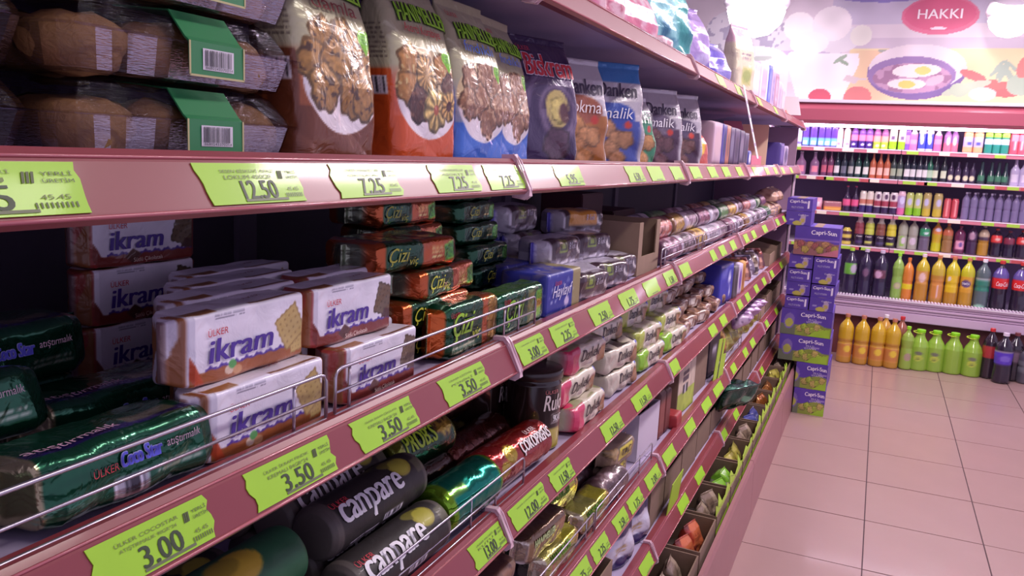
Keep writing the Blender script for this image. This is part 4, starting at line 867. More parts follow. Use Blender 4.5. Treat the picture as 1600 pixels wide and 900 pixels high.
def shellmesh(name, W, D, prof, m, rib=0):
    """open rounded-rectangular ring of walls: prof = (z, inset)"""
    V, F, n = [], [], 64
    for z, ins in prof:
        for k in range(n):
            p, q, _ = rr(np.array(k/n), W/2-ins, D/2-ins, .016); w = 1+rib*math.sin(k*math.pi*.75)*(1 if 0 < z else 0)
            V.append((float(q)*w, float(p)*w, z))
    for i in range(len(prof)-1):
        for k in range(n): F.append((i*n+k, i*n+(k+1) % n, (i+1)*n+(k+1) % n, (i+1)*n+k))
    F.append(tuple(range((len(prof)-1)*n, len(prof)*n)))
    return mesh(name, V, F, m, False)
PAST = mat('pastry_crust', (126, 90, 50), rough=.75, grain=.38, gscale=70, bump=.8, bscale=120, bdist=.002)
def pastry(seed, sx, sy, sz):
    bm = bmesh.new(); bmesh.ops.create_icosphere(bm, subdivisions=3, radius=1); rs = np.random.RandomState(seed); a = rs.rand(6)*6
    for v in bm.verts:
        x, y, z = v.co; k = 1+.10*math.sin(3*x+a[0]+2*z)+.08*math.sin(5*y+a[1])+.05*math.sin(9*x+7*y+a[2]); v.co = (x*sx*k, y*sy*k, max(z, -.75)*sz*k)
    me = bpy.data.meshes.new('pastry'); bm.to_mesh(me); bm.free(); me.materials.append(PAST); me.polygons.foreach_set('use_smooth', [True]*len(me.polygons)); return me
PS = [pastry(i, .038, .040, .025) for i in range(5)]
cw, cd = .235, .20
tray_me = shellmesh('tray', cw, cd, [(.030, -.006), (.029, 0), (.012, .004), (.002, .007), (.0, .012)], PLAS, .006)
lid_me = shellmesh('lid', cw, cd, [(.030, -.006), (.031, 0), (.036, .002), (.052, .012), (.057, .02)], PLAS, .006)
GREEN = mat('green_card', (40, 122, 72), rough=.45, coat=.2); GEDGE = mat('card_edge', (186, 176, 130), rough=.6)
def clam(y, z, lab, n, sleeve=True, x=-.592):
    o = thing('pastry_box', tray_me, (x, y, z), (0, 0, R_((n % 3-1)*1.2)), lab, 'food box', 'clear pastry boxes')
    thing('lid', lid_me, parent=o)
    rs = np.random.RandomState(n)
    for j in range(3):
        for i in range(3): 
            q = PS[(i+j+n) % 5].copy() if False else PS[(i*2+j+n) % 5]
            p = thing('pastry', q, (.055-.055*j, -.072+.072*i+rs.uniform(-.006, .006), .021), (rs.uniform(-.2, .2), rs.uniform(-.1, .1), rs.uniform(0, 3)), parent=o)
    if sleeve:
        yy = -.018; w = .058
        lb = MB().prism([(.030, .0585), (.088, .0535), (.1045, .034), (.1085, .031), (.1090, .006), (.1080, .006), (.1075, .030), (.1035, .033), (.0875, .0522), (.030, .0572)], yy, yy+w)
        c = thing('card_label', lb.mesh('card_label', GREEN), parent=o)
        thing('label_edge', MB().box(.1088, .1093, yy+w-.001, yy+w+.0006, .006, .031).box(.1088, .1093, yy-.0006, yy+.001, .006, .031).box(.1088, .1093, yy, yy+w, .005, .0066).mesh('label_edge', GEDGE), parent=c)
        surf = lambda a, b_, off: np.stack([.1091+off+0*a, yy+a, b_], -1)
        V = [tuple(q) for q in surf(np.array([.013, .046, .046, .013]), np.array([.0105, .0105, .0265, .0265]), .0002)]
        thing('barcode', mesh('barcode', V, [(0, 1, 2, 3)], mat('barcode_white', (214, 206, 220), rough=.5)), parent=c)
        T = [('|', .0150+.0016*i, .0135, .0003+.0008*rs.rand(), .0120, (40, 40, 50), {'bold': .0}) for i in range(18)]+[('8680243370214', .015, .0112, .029, .0020, (50, 50, 60))]
        thing('lettering', lettering(surf, T, off=.0006), parent=c)
zc = ZAd
for n, nm in enumerate(('lowest', 'middle', 'upper', 'top')):
    clam(.500, zc, 'clear plastic pastry box with green label, %s of the right stack' % nm, n); 
    if n < 3: clam(.250, zc, 'clear plastic pastry box, %s of the left stack at the frame edge' % nm, n+5, False, -.600)
    zc += .0579

# --- top shelf ---
g = 'packs on the top shelf'
def plain(c1, c2, c3, seed, f=40, sil=0):
    def pf(x, y):
        p = P(x, y, c1); p.m(vn(x*f+seed, y*f) > .62, c2); p.m(vn(x*f*1.4-seed, y*f*1.2+seed) > .74, c3); p.fine(-.02, .04, .03, .06, c3, 3, seed); return p.c
    return pf
bag('snack_bag', .16, .08, .13, plain((226, 130, 160), (236, 190, 200), (190, 80, 110), 1), (), seed=1, ns=30, nt=44, cat='snack').put((-.53, 1.50, ZTd), (0, 0, R_(-10)), 'pink shiny bag, nearest of the top shelf packs', g)
bag('snack_bag', .20, .09, .12, plain((232, 150, 180), (226, 120, 150), (244, 220, 230), 2), (), seed=2, ns=30, nt=44, cat='snack').put((-.53, 1.70, ZTd), (0, 0, R_(-10)), 'second pink shiny bag on the top shelf', g)
bar('biscuit_pack', .13, .03, .04, plain((236, 206, 214), (206, 140, 160), (250, 240, 240), 3), (), ns=22, nt=30).put((-.485, 1.87, ZTd), (0, 0, R_(0)), 'small crumpled pale pack lying before the teal bag')
bag('snack_bag', .20, .12, .22, plain((70, 160, 160), (140, 200, 206), (60, 120, 150), 4, 18), (), seed=5, wr=.006, ns=40, nt=54, cat='snack').put((-.565, 2.09, ZTd), (0, 0, R_(-20)), 'tall teal green foil bag on the top shelf', g)
bag('snack_bag', .22, .11, .20, plain((176, 150, 206), (200, 186, 226), (120, 100, 180), 5, 22), (), seed=6, wr=.006, ns=40, nt=54, cat='snack').put((-.585, 2.42, ZTd), (0, 0, R_(-24)), 'lilac translucent looking bag behind the teal bag', g)
bag('snack_bag', .15, .10, .13, plain((110, 96, 190), (150, 140, 210), (226, 220, 250), 6, 26), (), seed=7, wr=.005, ns=34, nt=48, cat='snack').put((-.545, 2.68, ZTd), (0, 0, R_(-24)), 'violet blue wrinkled bag on the top shelf', g)
def tallp(x, y): p = P(x, y, (226, 214, 186)); p.m(y > .17, (226, 186, 200)); p.rect(-.03, .03, .03, .09, (200, 200, 130)); p.ell(0, .06, .025, .02, (170, 180, 110)); p.fine(-.03, .11, .03, .14, (120, 100, 130), 2); return p.c
bag('snack_bag', .12, .07, .235, tallp, (), seed=8, ns=40, nt=50, cat='snack').put((-.50, 3.02, ZTd), (0, 0, R_(-22)), 'tall cream packet with pink top above the hanging strip', g)
for i, (y, w, h, c1, c2, lab) in enumerate([(3.28, .14, .14, (206, 180, 200), (236, 226, 236), 'pale printed box, first after the tall cream packet'), (3.50, .13, .16, (226, 214, 232), (186, 160, 190), 'white and lilac box, second after the cream packet'), (3.68, .05, .17, (100, 110, 200), (140, 150, 220), 'thin blue box on the top shelf'),
        (3.80, .06, .165, (196, 176, 210), (150, 130, 180), 'thin lilac box next to the thin blue one'), (3.92, .07, .16, (170, 120, 150), (206, 180, 200), 'mauve box on the top shelf'), (4.06, .08, .14, (206, 190, 206), (170, 150, 180), 'grey pink box on the top shelf'), (4.22, .08, .12, (190, 170, 186), (226, 200, 200), 'second grey pink box near the far end')]):
    dcarton(w, .10, h, c1, lambda p, c=c2, w=w, h=h: p.rect(w*.2, -h*.3, w*.8, h*.3, c).fine(w*.25, -.03, w*.75, .04, c1, 5)).put((-.52, y, ZTd), (0, 0, R_(-6)), lab, 'boxes on the top shelf')
thing('tilted_card', MB().box(-.05, .05, -.002, .002, 0, .13).mesh('tilted_card', mat('grey_card', (190, 172, 178), rough=.6)), (-.47, 4.62, ZTd+.02), (R_(-40), 0, R_(20)), 'grey card leaning outward at the far end of the top shelf', 'card')
bag('snack_bag', .08, .05, .06, plain((226, 180, 130), (206, 110, 110), (236, 220, 150), 9), (), seed=9, ns=20, nt=28, cat='snack').put((-.50, 4.50, ZTd), (0, 0, 0), 'tiny orange and pink packet under the leaning card')

# ------------------------------------------------------------------ third shelf
def ikram(L, H, D, choc):
    def pf(x, y):
        p = P(x, y, (226, 220, 236)); a = H/2; bt = (150, 84, 46) if not choc else (124, 50, 44)
        p.m(y > a+D*.92, (196, 176, 180)); p.rect(.0, a+.001, .045, a+.012, (150, 96, 50)); p.rect(L*.5, a+.001, L*.9, a+.005, (120, 74, 50))
        p.m((y < -a*.52+.0012*np.sin(x*420)+.0006*np.sin(x*980)) & (x > .028), PURP); p.m(y < -a*.60+.0012*np.sin(x*420)*.6, bt)
        e = .028-.55*(y+a); p.m((x < e) & (y < a), bt if choc else (176, 70, 40)); p.m((x < e-.010) & (y < a), (150, 90, 44) if not choc else (150, 50, 46)); p.m(x < .013, (206, 196, 214) if not choc else (150, 60, 56)); p.m((x < .011) & (vn(y*55+2, x*60) > .52), (140, 84, 50)); p.m((x < .0024) & (vn(y*40, x*0) > .35), (120, 92, 96))
        cr, cd_ = ((186, 160, 102), (150, 122, 76)) if not choc else ((104, 84, 66), (70, 56, 46))
        def cr_(cx, cy, s, r):
            c, d = math.cos(r), math.sin(r); u, v = (p.x-cx)*c+(p.y-cy)*d, -(p.x-cx)*d+(p.y-cy)*c
            k = (np.abs(u) < s+.0006*np.sin(v*900)) & (np.abs(v) < s*1.05+.0006*np.sin(u*900)); p.m(k, cd_); p.m(k & (np.abs(u) < s*.9) & (np.abs(v) < s*.95), cr)
            p.m(k & (np.hypot((u/s*2.4+50) % 1-.5, (v/s*2.4+50) % 1-.5) < .17) & (np.abs(u) < s*.85) & (np.abs(v) < s*.85), cd_)
        if choc: cr_(L-.024, .004, .0165, -.3); p.poly([(L-.022, -.006), (L-.004, -.010), (L-.006, -.018), (L-.03, -.016)], (74, 44, 44)); p.poly([(.050, -.020), (.062, -.012), (.074, -.019), (.06, -.028)], (84, 44, 40))
        else: cr_(L-.020, -.013, .011, .1); cr_(L-.030, .001, .0165, .5); p.ell(.056, -.022, .006, .004, (206, 180, 160)); p.ell(.060, -.018, .005, .004, (80, 150, 80)); p.ell(.066, -.024, .006, .004, (190, 140, 100))
        p.fine(.040, a-.007, .075, a-.002, (130, 124, 146), 2); p.m(x > L-.012, (166, 110, 70) if not choc else (130, 60, 56)); p.mul(.04, 50)
        return p.c
    T = [('ÜLKER', .030, .0105, .024, .0070, TOL, {'bold': .05, 'shear': .1}), ('ikram', .030, -.0120, (.072 if choc else .082), .020, PURP, {'bold': .06, 'shear': .12})]
    T.append(('ÜLKER', .09, H/2+D*.35, .026, .006, (120, 50, 60), {'bold': .04}))
    if choc: T.append(('Sütlü Çikolatalı', .060, -.0275, .040, .0055, (232, 206, 196), {'bold': .0}))
    return bar('biscuit_pack', L, H, D, pf, T, FILM, .0009, 150, 180, block=2)
ik1, ik2 = ikram(.168, .060, .042, False), ikram(.158, .060, .042, True)
g = 'white biscuit packs on the third shelf'
def stackrow(d, x, y, zs, labs, tilt=0.0):
    for (dx, dy, z, rz), lab in zip(zs, labs): d.put((x+dx, y+dy, z), (0, tilt, R_(rz)), lab, g)
z1, z2, z3 = ZBd, ZBd+.0615, ZBd+.123
stackrow(ik1, -.492, .560, [(0, 0, z1, 0), (-.020, -.004, z2, 1)], ['white coconut biscuit pack at the bottom of the nearest front stack', 'white coconut biscuit pack with square cracker, on top of the nearest front stack'])
stackrow(ik2, -.492, .728, [(0, .012, z1, 0), (-.020, -.014, z2, -1)], ['white milk chocolate biscuit pack behind the fence, lower of its stack', 'white milk chocolate biscuit pack with dark cracker, upper of its stack'])
n = 0
for (d, i, yy, nm) in ((ik1, 1, .600, 'coconut'), (ik2, 1, .766, 'milk chocolate'), (ik1, 2, .655, 'coconut'), (ik1, 3, .705, 'coconut')):
    for j in range(2):
        d.put((-.494-.046*i-(.018 if j else 0), yy+RNG.uniform(-.001, .001), z1+.0625*j), (0, 0, R_(RNG.uniform(-.5, .5))), 'white %s pack, %s layer, row %s behind the front stack' % (nm, ('lower', 'upper')[j], ('one', 'two', 'three')[i-1]), g)
for j in range(3):
    ik1.put((-.745, .40, z1+.0615*j), (0, 0, 0), 'shaded white pack at the back left, %s of its stack' % ('bottom', 'middle', 'top')[j], g)
    ik2.put((-.750, .66, z1+.0615*j), (0, 0, 0), 'shaded white pack at the back centre, %s of its stack' % ('bottom', 'middle', 'top')[j], g)
ik2.put((-.800, .84, z1), (0, 0, 0), 'shaded white pack at the back right of the white packs', g)
# green coconut bars
def coco(x, y):
    p = P(x, y, (24, 84, 60)); p.m((y > .030) & (y < .040) & (vn(x*70, y*10) > .35), (56, 44, 128)); p.barcode(.070, -.022, .098, -.006); p.m((x < .02), (150, 140, 110)); p.m(x > .165, (26, 70, 56)); p.rect(.10, .036, .145, .052, (150, 142, 118)); p.fine(.015, -.02, .055, -.008, (120, 150, 130), 3); p.fine(.105, -.014, .15, -.004, (150, 170, 150), 2); p.mul(.08, 40); return p.c
cocod = bar('biscuit_pack', .185, .050, .072, coco, [('ÜLKER', .052, .001, .022, .007, (190, 60, 70), {'bold': .03}), ('Coco Star', .076, .001, .036, .011, (90, 90, 214), {'bold': .06, 'line': (170, 170, 226), 'lw': .03}), ('atıştırmalık', .116, .003, .034, .008, (226, 190, 206), {'bold': .03}), ('atıştırmalık', .020, .030, .07, .012, (206, 160, 186), {'bold': .03})], SHINY, .0016, 90, 100, seed=2)
g = 'green coconut biscuit packs'
for (x, y, z, r, rx, lab) in [(-.500, .412, ZBd, 0, -5, 'green coconut snack pack in front, behind the near fence'), (-.585, .335, ZBd+.028, 2, -16, 'green coconut snack pack tilted behind the front one'), (-.500, .215, ZBd, 2, 0, 'green coconut snack pack at the left frame edge'), (-.600, .50, ZBd+.0, -3, 0, 'dark green pack behind the tilted coconut pack'), (-.665, .42, ZBd+.002, 0, 0, 'dark green pack in the middle of the shelf'), (-.665, .43, ZBd+.052, 4, 0, 'dark green pack lying on the middle one')]:
    cocod.put((x, y, z), (0, R_(rx), R_(r)), lab, g)
# cheese cracker packs
def cizi(x, y, orange=True, L=.2, a=.0185, D=.09):
    G, O = (22, 74, 48), (178, 84, 40)
    p = P(x, y, G)
    if orange: p.m(x > L*.46, O); p.m((x < .03), O); p.m((y > a) & (y < a+D) & (x > .05+.3*(y-a)), O); p.ell(L*.45, 0, .012, a*1.3, G)
    gx = L*.80; c, d = math.cos(.25), math.sin(.25); u, v = (x-gx)*c+(y)*d, -(x-gx)*d+(y)*c
    k = (np.abs(u) < .012) & (np.abs(v) < a*.62); p.m(k, (110, 190, 50)); p.m(k & ((np.abs(u) < .0105) & (np.abs(v) < a*.52)), (36, 96, 50)); p.m(k & (np.abs(np.mod(v*260, 1)-.5) < .22) & (np.abs(u) < .009), (130, 206, 60))
    p.m((y > a+D*.25) & (y < a+D*.7) & (vn(x*90, y*90) > .55) & (x > L*.3) & (x < L*.8), (150, 160, 60)); p.fine(L*.60, -a*.45, L*.72, a*.5, (226, 206, 130), 3)
    p.m((x < .014), (120, 130, 110)); p.mul(.08, 45); return p.c
Y_ = (206, 206, 70)
viczi = lambda L=.2: bar('cracker_pack', L, .037, .090, lambda x, y: cizi(x, y, True, L), [('Çizi', L*.17, -.010, .038, .021, Y_, {'bold': .0, 'shear': .35}), ('viç', L*.36, -.013, .018, .011, Y_, {'bold': .0, 'shear': .2})], SHINY, .0012, 80, 90, cat='crackers', seed=1)
vz = viczi(); gz = bar('cracker_pack', .180, .034, .085, lambda x, y: cizi(x, y, False, .18, .017, .085), [('Çizi', .055, -.009, .034, .019, Y_, {'bold': .0, 'shear': .35})], SHINY, .0012, 80, 90, cat='crackers', seed=3)
def bigviz(x, y):
    p = P(x, y, (22, 78, 50)); p.m(x > .115, (190, 90, 30)); p.rect(0, -1, .018, 1, (190, 90, 30)); 
    for k in range(3): p.cookie(.148, .020-.024*k, .018, (214, 160, 60), None, k, ridge=16)
    p.fine(.03, -.030, .10, -.018, (206, 214, 180), 2); p.mul(.08, 45); return p.c
bv = bar('cracker_pack', .185, .070, .04, bigviz, [('ÜLKER', .026, .020, .022, .007, TOL, {'bold': .05}), ('Çizi', .030, -.012, .058, .036, (160, 206, 60), {'bold': .03, 'shear': .35}), ('viç', .084, -.018, .024, .016, (206, 214, 60), {'shear': .2})], SHINY, .001, 80, 90, cat='crackers')
def bigciz(x, y): p = P(x, y, (22, 84, 56)); p.rect(.150, -.02, .172, .022, (120, 200, 50)); p.rect(.152, -.006, .17, .008, (226, 210, 70)); p.rect(.118, -.03, .142, .026, (120, 130, 70)); p.fine(.03, -.028, .09, -.02, (206, 226, 200), 2); p.m(y > .034, (90, 150, 60)); p.mul(.1, 45); return p.c
bc = bar('cracker_pack', .205, .064, .045, bigciz, [('ÜLKER', .03, .016, .022, .008, TOL, {'bold': .04}), ('Çizi', .038, -.018, .062, .038, (150, 206, 60), {'bold': .0, 'shear': .35}), ('Daha', .152, -.002, .018, .008, (150, 60, 40), {'bold': .02})], SHINY, .001, 80, 90, cat='crackers')
g = 'cracker packs on the third shelf'
bv.put((-.488, .955, ZBd), (0, 0, 0), 'orange and green cracker pack standing on edge behind the fence', g)
bc.put((-.490, 1.118, ZBd), (0, 0, 0), 'green cracker pack with lime tag standing at the fence end', g)
vz.put((-.555, .935, ZBd+.0), (0, 0, R_(2)), 'orange cracker pack hidden at the bottom of the flat stack', g)
vz.put((-.545, .925, ZBd+.0385), (0, 0, R_(-2)), 'orange and green cracker pack, second in the flat stack', g)
vz.put((-.545, .945, ZBd+.076), (0, 0, R_(4)), 'orange and green cracker pack jutting out in the flat stack', g)
vz.put((-.555, .890, ZBd+.114), (0, 0, R_(-6)), 'orange and green cracker pack on top of the flat stack', g)
for j in range(5): vz.put((-.665+.004*(j % 2), 1.04+.02*(j % 2), ZBd+.0375*j), (0, 0, R_(-1+2*(j % 2))), 'cracker pack in the rear orange stack, %s' % ('lowest', 'second up', 'third up', 'fourth up', 'topmost')[j], g)
for j in range(6): gz.put((-.640-.004*j+(.015 if j < 3 else 0), 1.275-.006*j, ZBd+.0355*j), (0, 0, R_((-1, 2, 0, -2, 1, 0)[j])), 'plain green cracker pack, %s of the tall green stack' % ('lowest', 'second', 'third', 'fourth', 'fifth', 'topmost')[j], g)
# blue boxes
def hay(x, y): p = P(x, y, (48, 54, 150)); p.m(x > .108, (150, 136, 96)); p.m((vn(x*160, y*160) > .90), (206, 210, 240)); p.ell(.085, -.018, .010, .008, (206, 190, 226)); p.m((y > .036) & (vn(x*60, y*50) > .6), (96, 90, 140)); return p.c
hl = bar('biscuit_box', .145, .070, .085, hay, [('ÜLKER', .030, .014, .028, .008, TOL, {'bold': .04}), ('Haylayf', .022, -.012, .082, .026, (232, 226, 246), {'bold': .01, 'shear': .35})], PAPER, 0, 60, 70, block=True)
hs = bar('biscuit_box', .145, .040, .085, lambda x, y: P(x, y, (48, 54, 150)).m(x > .10, (150, 136, 100)).m(vn(x*160, y*160) > .92, (206, 210, 240)).c, [('Haylayf', .04, -.008, .05, .018, (222, 216, 240), {'bold': .0, 'shear': .35})], PAPER, 0, 40, 50, block=True)
g = 'blue biscuit boxes'
hl.put((-.512, 1.300, ZBd), (0, 0, R_(-3)), 'blue biscuit box with white script standing in front', g); hl.put((-.605, 1.345, ZBd), (0, 0, R_(-5)), 'blue biscuit box right behind the front one', g)
for j in range(3): hs.put((-.70, 1.485-.02*j, ZBd+.0415*(j+1)-.04), (0, 0, R_(-3)), 'flat blue box at the back, %s of three' % ('lowest', 'middle', 'top')[j], g)
# black and white cake packs
def kek(c):
    def pf(x, y):
        p = P(x, y, (230, 224, 236)); p.m((y > -.012-.1*np.abs(x-.08)) & (x > .02) & (x < .15) & (y < .04), (74, 54, 64)); p.m((y > .045), (190, 182, 200)); p.ell(.135, .006, .017, .011, (222, 214, 214)); p.ell(.139, .010, .015, .010, (66, 50, 62)); p.rect(.045, .002, .078, .026, (140, 160, 50)); p.rect(.048, .005, .075, .023, (50, 44, 40)); p.rect(.054, .008, .070, .020, (140, 160, 50))
        p.ell(.10, .034, .016, .004, (200, 194, 206)); p.m(x < .010, (70, 60, 170)); p.m((vn(x*80, y*80) > .7) & (y < -.01), (140, 130, 146)); 
        if c is not None: p.m((y > -.004) & (x > .03) & (x < .12), c)
        return p.c
    return bar('cake_pack', .165, .052, .075, pf, [('8 kek', .082, .006, .030, .012, (190, 182, 200), {'shear': .2})], FOIL, .002, 60, 70, cat='cakes', seed=4)
kk, ko = kek(None), kek((206, 140, 50))
g = 'cake packs on the third shelf'
for i, (d, x, y, z, rz, ry, lab) in enumerate([(kk, -.500, 1.435, ZBd, -8, 10, 'white and brown cake pack nearest the blue box, lower layer'), (kk, -.505, 1.590, ZBd, -14, 0, 'white and brown cake pack in the lower layer, second'), (kk, -.520, 1.715, ZBd, -10, 0, 'white and brown cake pack in the lower layer by the carton'),
        (kk, -.555, 1.44, ZBd+.055, -4, 0, 'big glossy brown cake pack with green square, upper layer'), (kk, -.555, 1.620, ZBd+.050, -12, 0, 'brown cake pack in the upper layer beside the glossy one'), (kk, -.575, 1.600, ZBd+.000, 0, 0, 'cake pack buried under the upper layer'), (ko, -.600, 1.68, ZBd+.092, -20, 0, 'orange and white cake pack perched on the heap'),
        (kk, -.66, 1.52, ZBd, 0, 0, 'cake pack in the rear, lower layer'), (kk, -.66, 1.52, ZBd+.053, 4, 0, 'cake pack in the rear, middle layer'), (kk, -.665, 1.49, ZBd+.106, 0, 0, 'cake pack in the rear, on top'), (kk, -.625, 1.72, ZBd, 5, 0, 'cake pack behind the carton side')]):
    d.put((x, y, z), (0, R_(ry), R_(rz)), lab, g)
# open cartons
def open_box(name, W, D, H, lab, loc, rot=(0, 0, 0), notch=None, m=None, cat='carton', t=.003, group=None, low=None):
    """tray carton: front faces +X; D deep, W wide; walls are separate panels"""
    m = m or CARD; loc = (loc[0], loc[1], loc[2]+.0006)
    o = thing(name, MB().box(-D/2, D/2, -W/2, W/2, 0, t).mesh(name, m), loc, rot, lab, cat, group)
    hf = low if low else H
    if notch:
        a, h = notch
        f = MB().box(D/2-t, D/2, -W/2, W/2, t, h).box(D/2-t, D/2, -W/2, -W/2+a, h, hf).box(D/2-t, D/2, W/2-a, W/2, h, hf)
    else: f = MB().box(D/2-t, D/2, -W/2, W/2, t, hf)
    thing('front_wall', f.mesh('front_wall', m), parent=o)
    thing('back_wall', MB().box(-D/2, -D/2+t, -W/2, W/2, t, H).mesh('back_wall', m), parent=o)
    for s in (-1, 1):
        y = s*(W/2-t/2); thing('side_wall', MB().prism([(-D/2+t, t), (D/2-t, t), (D/2-t, hf), (-D/2+t, H)], y-t/2, y+t/2).mesh('side_wall', m), parent=o)
    return o
o = open_box('open_carton', .165, .20, .120, 'brown notched cardboard carton beside the wire fence on the third shelf', (-.575, 1.875, ZBd), (0, 0, R_(-2)), (.028, .042), CARDL)
for i in range(3): kk.put((-.655+.055*i, 1.875, ZBd+.004), (R_(90), 0, R_(-90)), 'yellow-green edged pack inside the notched carton, %s' % ('rear', 'middle', 'front')[i], 'packs inside the notched carton') if False else bar('biscuit_pack', .13, .07, .04, plain((96, 90, 50), (160, 170, 60), (50, 40, 40), i, 50), (), FOIL, .001, 24, 30).put((-.635+.05*i, 1.875, ZBd+.004), (0, 0, 0), 'olive pack inside the notched carton, %s' % ('rear', 'middle', 'front')[i], 'packs inside the notched carton')
# foil rolls behind the far fences
def rollp(c1, c2, c3, seed):
    def pf(x, y): p = P(x, y, c1); L = .16; p.rect(L*.25, -.02, L*.75, .03, c2); p.m((vn(x*70+seed, y*70) > .68), c3); p.m((x < .02) | (x > L-.02), c3); p.fine(L*.3, -.01, L*.7, .015, c1, 2, seed); return p.c
    return pf
RC = [((150, 90, 120), (206, 176, 196), (90, 50, 76), 'mauve'), ((56, 40, 54), (150, 120, 140), (206, 190, 206), 'dark brown'), ((190, 150, 40), (226, 190, 80), (120, 80, 50), 'gold'), ((186, 90, 70), (220, 170, 160), (110, 50, 50), 'red brown'), ((150, 140, 158), (80, 66, 90), (214, 206, 220), 'silver white'), ((90, 150, 80), (206, 220, 190), (50, 90, 60), 'green')]
RL = [roll('biscuit_roll', .16, .030, rollp(*RC[i][:3], i), (), FOIL, .0012, 22, 26) for i in range(6)]
seq = [0, 1, 2, 4, 1, 0, 4, 2, 4, 1, 4, 5, 0, 4, 4, 0]
n = 0
for layer, (x, z) in enumerate(((-.490, ZBd), (-.553, ZBd), (-.522, ZBd+.052), (-.585, ZBd+.052), (-.555, ZBd+.104))):
    for k in range(12):
        y = 2.09+k*.178+(.05 if layer % 2 else 0)
        if layer == 4 or y > 4.22 or (k in (7,) and layer > 2): continue
        c = (3, 0, 2, 4, 1, 5)[(k*2+layer*3+(k//3)) % 6] if layer else seq[k]
        RL[c].put((x+RNG.uniform(-.003, .0), y, z+.0002), (0, 0, R_(RNG.uniform(-4, 4)+180*(k % 2))), '%s foil roll, %s along, %s' % (RC[c][3], ('first', 'second', 'third', 'fourth', 'fifth', 'sixth', 'seventh', 'eighth', 'ninth', 'tenth', 'eleventh', 'twelfth')[k], ('front lower line on the third shelf', 'rear lower line on the third shelf', 'front upper line on the third shelf', 'rear upper line on the third shelf', 'crest of the third shelf heap')[layer]), 'foil rolls heaped on the third shelf'); n += 1
for (y, z, nm) in ((4.45, ZBd, 'lower'), (4.45, ZBd+.072, 'upper'), (4.63, ZBd, 'lower far'), (4.63, ZBd+.072, 'upper far')):
    bag('cookie_jar_pack', .13, .11, .07, plain((180, 140, 120), (200, 170, 140), (140, 90, 80), int(y*10), 30), (), FILM, .003, 20, 30, 0, 'cookies').put((-.53, y, z), (0, 0, 0), 'tan round cookie pack by the end panel, %s one' % nm, 'tan packs at the end of the third shelf')
for j, (y, z) in enumerate(((1.95, 1.16), (2.15, 1.12), (2.5, 1.13))):
    pass
thing('dark_carton', MB().box(-.06, .06, -.09, .09, 0, .16, .003).mesh('dark_carton', mat('maroon_card', (86, 44, 56), rough=.6)), (-.78, 2.18, ZBd), (0, 0, 0), 'maroon box in the shadow at the back of the third shelf', 'carton')
thing('dark_carton', MB().box(-.06, .06, -.12, .12, 0, .10, .003).mesh('dark_carton', mat('maroon_card', (86, 44, 56), rough=.6)), (-.78, 2.50, ZBd), (0, 0, 0), 'low maroon box at the back beyond the taller one', 'carton')

# ------------------------------------------------------------------ fourth shelf
def canp(x, y):
    p = P(x, y, (36, 30, 31)); p.ell(.160, .022, .019, .017, (160, 150, 50)); p.ell(.150, .034, .018, .009, (110, 104, 40)); p.m(((x-.160)/.017)**2+((y-.022)/.015)**2 < .8, (172, 166, 60)); p.m((x < .016) | (x > .192), (80, 72, 70)); p.barcode(.10, -.034, .14, -.024); p.fine(.03, -.042, .09, -.030, (190, 180, 190), 2); p.m((x > .182) & (y > 0) & (y < .02), (84, 80, 60)); return p.c
cp = roll('biscuit_roll', .208, .0325, canp, [('ÜLKER', .014, .016, .034, .009, TOL, {'bold': .05}), ('canpare', .020, -.016, .126, .033, (226, 222, 230), {'bold': .05})], MATTE, .0004, 120, 140)
def cpg(x, y): p = P(x, y, (30, 84, 54)); p.ell(.12, .02, .024, .020, (190, 160, 50)); p.ell(.10, .026, .02, .012, (150, 130, 40)); p.m(x < .05, (44, 40, 44)); return p.c
cg = roll('biscuit_roll', .205, .0325, cpg, [('canpare', .02, -.004, .05, .020, (220, 220, 230), {'bold': .04})], MATTE, .0004, 60, 70)
g = 'biscuit rolls on the fourth shelf'
R0 = .0325
for (d, x, y, z, lab) in [(cp, -.487, .790, ZCd, 'black biscuit roll with white lettering, lowest in front by the fence'), (cp, -.530, .800, ZCd+.053, 'black biscuit roll with yellow biscuit, resting above the front roll'), (cp, -.556, .80, ZCd, 'black biscuit roll hidden behind the front one'), (cp, -.590, .802, ZCd+.0535, 'shaded black roll one behind the upper roll'), (cp, -.625, .80, ZCd, 'black roll in the rear of the lower layer'), (cp, -.650, .79, ZCd+.054, 'deeply shaded black roll at the back, upper layer'),
        (cg, -.495, .560, ZCd, 'green biscuit roll at the bottom frame edge, front'), (cg, -.560, .565, ZCd, 'green biscuit roll behind the front green one'), (cg, -.527, .55, ZCd+.056, 'green roll lying on the two lower green ones'), (cp, -.63, .56, ZCd, 'black roll behind the green rolls')]:
    d.put((x, y, z), (0, 0, 0), lab, g)
def prob(x, y): p = P(x, y, (30, 60, 36)); p.cookie(.118, .014, .024, (176, 150, 56), (70, 50, 30), 3); p.m((x < .016) | (x > .137), (120, 130, 40)); p.rect(.08, .03, .10, .045, (150, 60, 50)); return p.c
roll('biscuit_roll', .150, .034, prob, [('ÜLKER', .018, .020, .02, .007, (190, 180, 180)), ('PROBIS', .018, -.008, .075, .026, (170, 200, 40), {'bold': .05, 'line': (40, 70, 30), 'lw': .03})], SHINY, .0006, 70, 80).put((-.575, .985, ZCd+.056), (0, 0, R_(-4)), 'dark green roll with yellow lettering and a cookie picture', g)
roll('biscuit_roll', .150, .034, lambda x, y: P(x, y, (60, 40, 34)).c, (), SHINY, .0006, 30, 40).put((-.575, .985, ZCd), (0, 0, R_(-4)), 'dark roll under the yellow lettered roll', g)
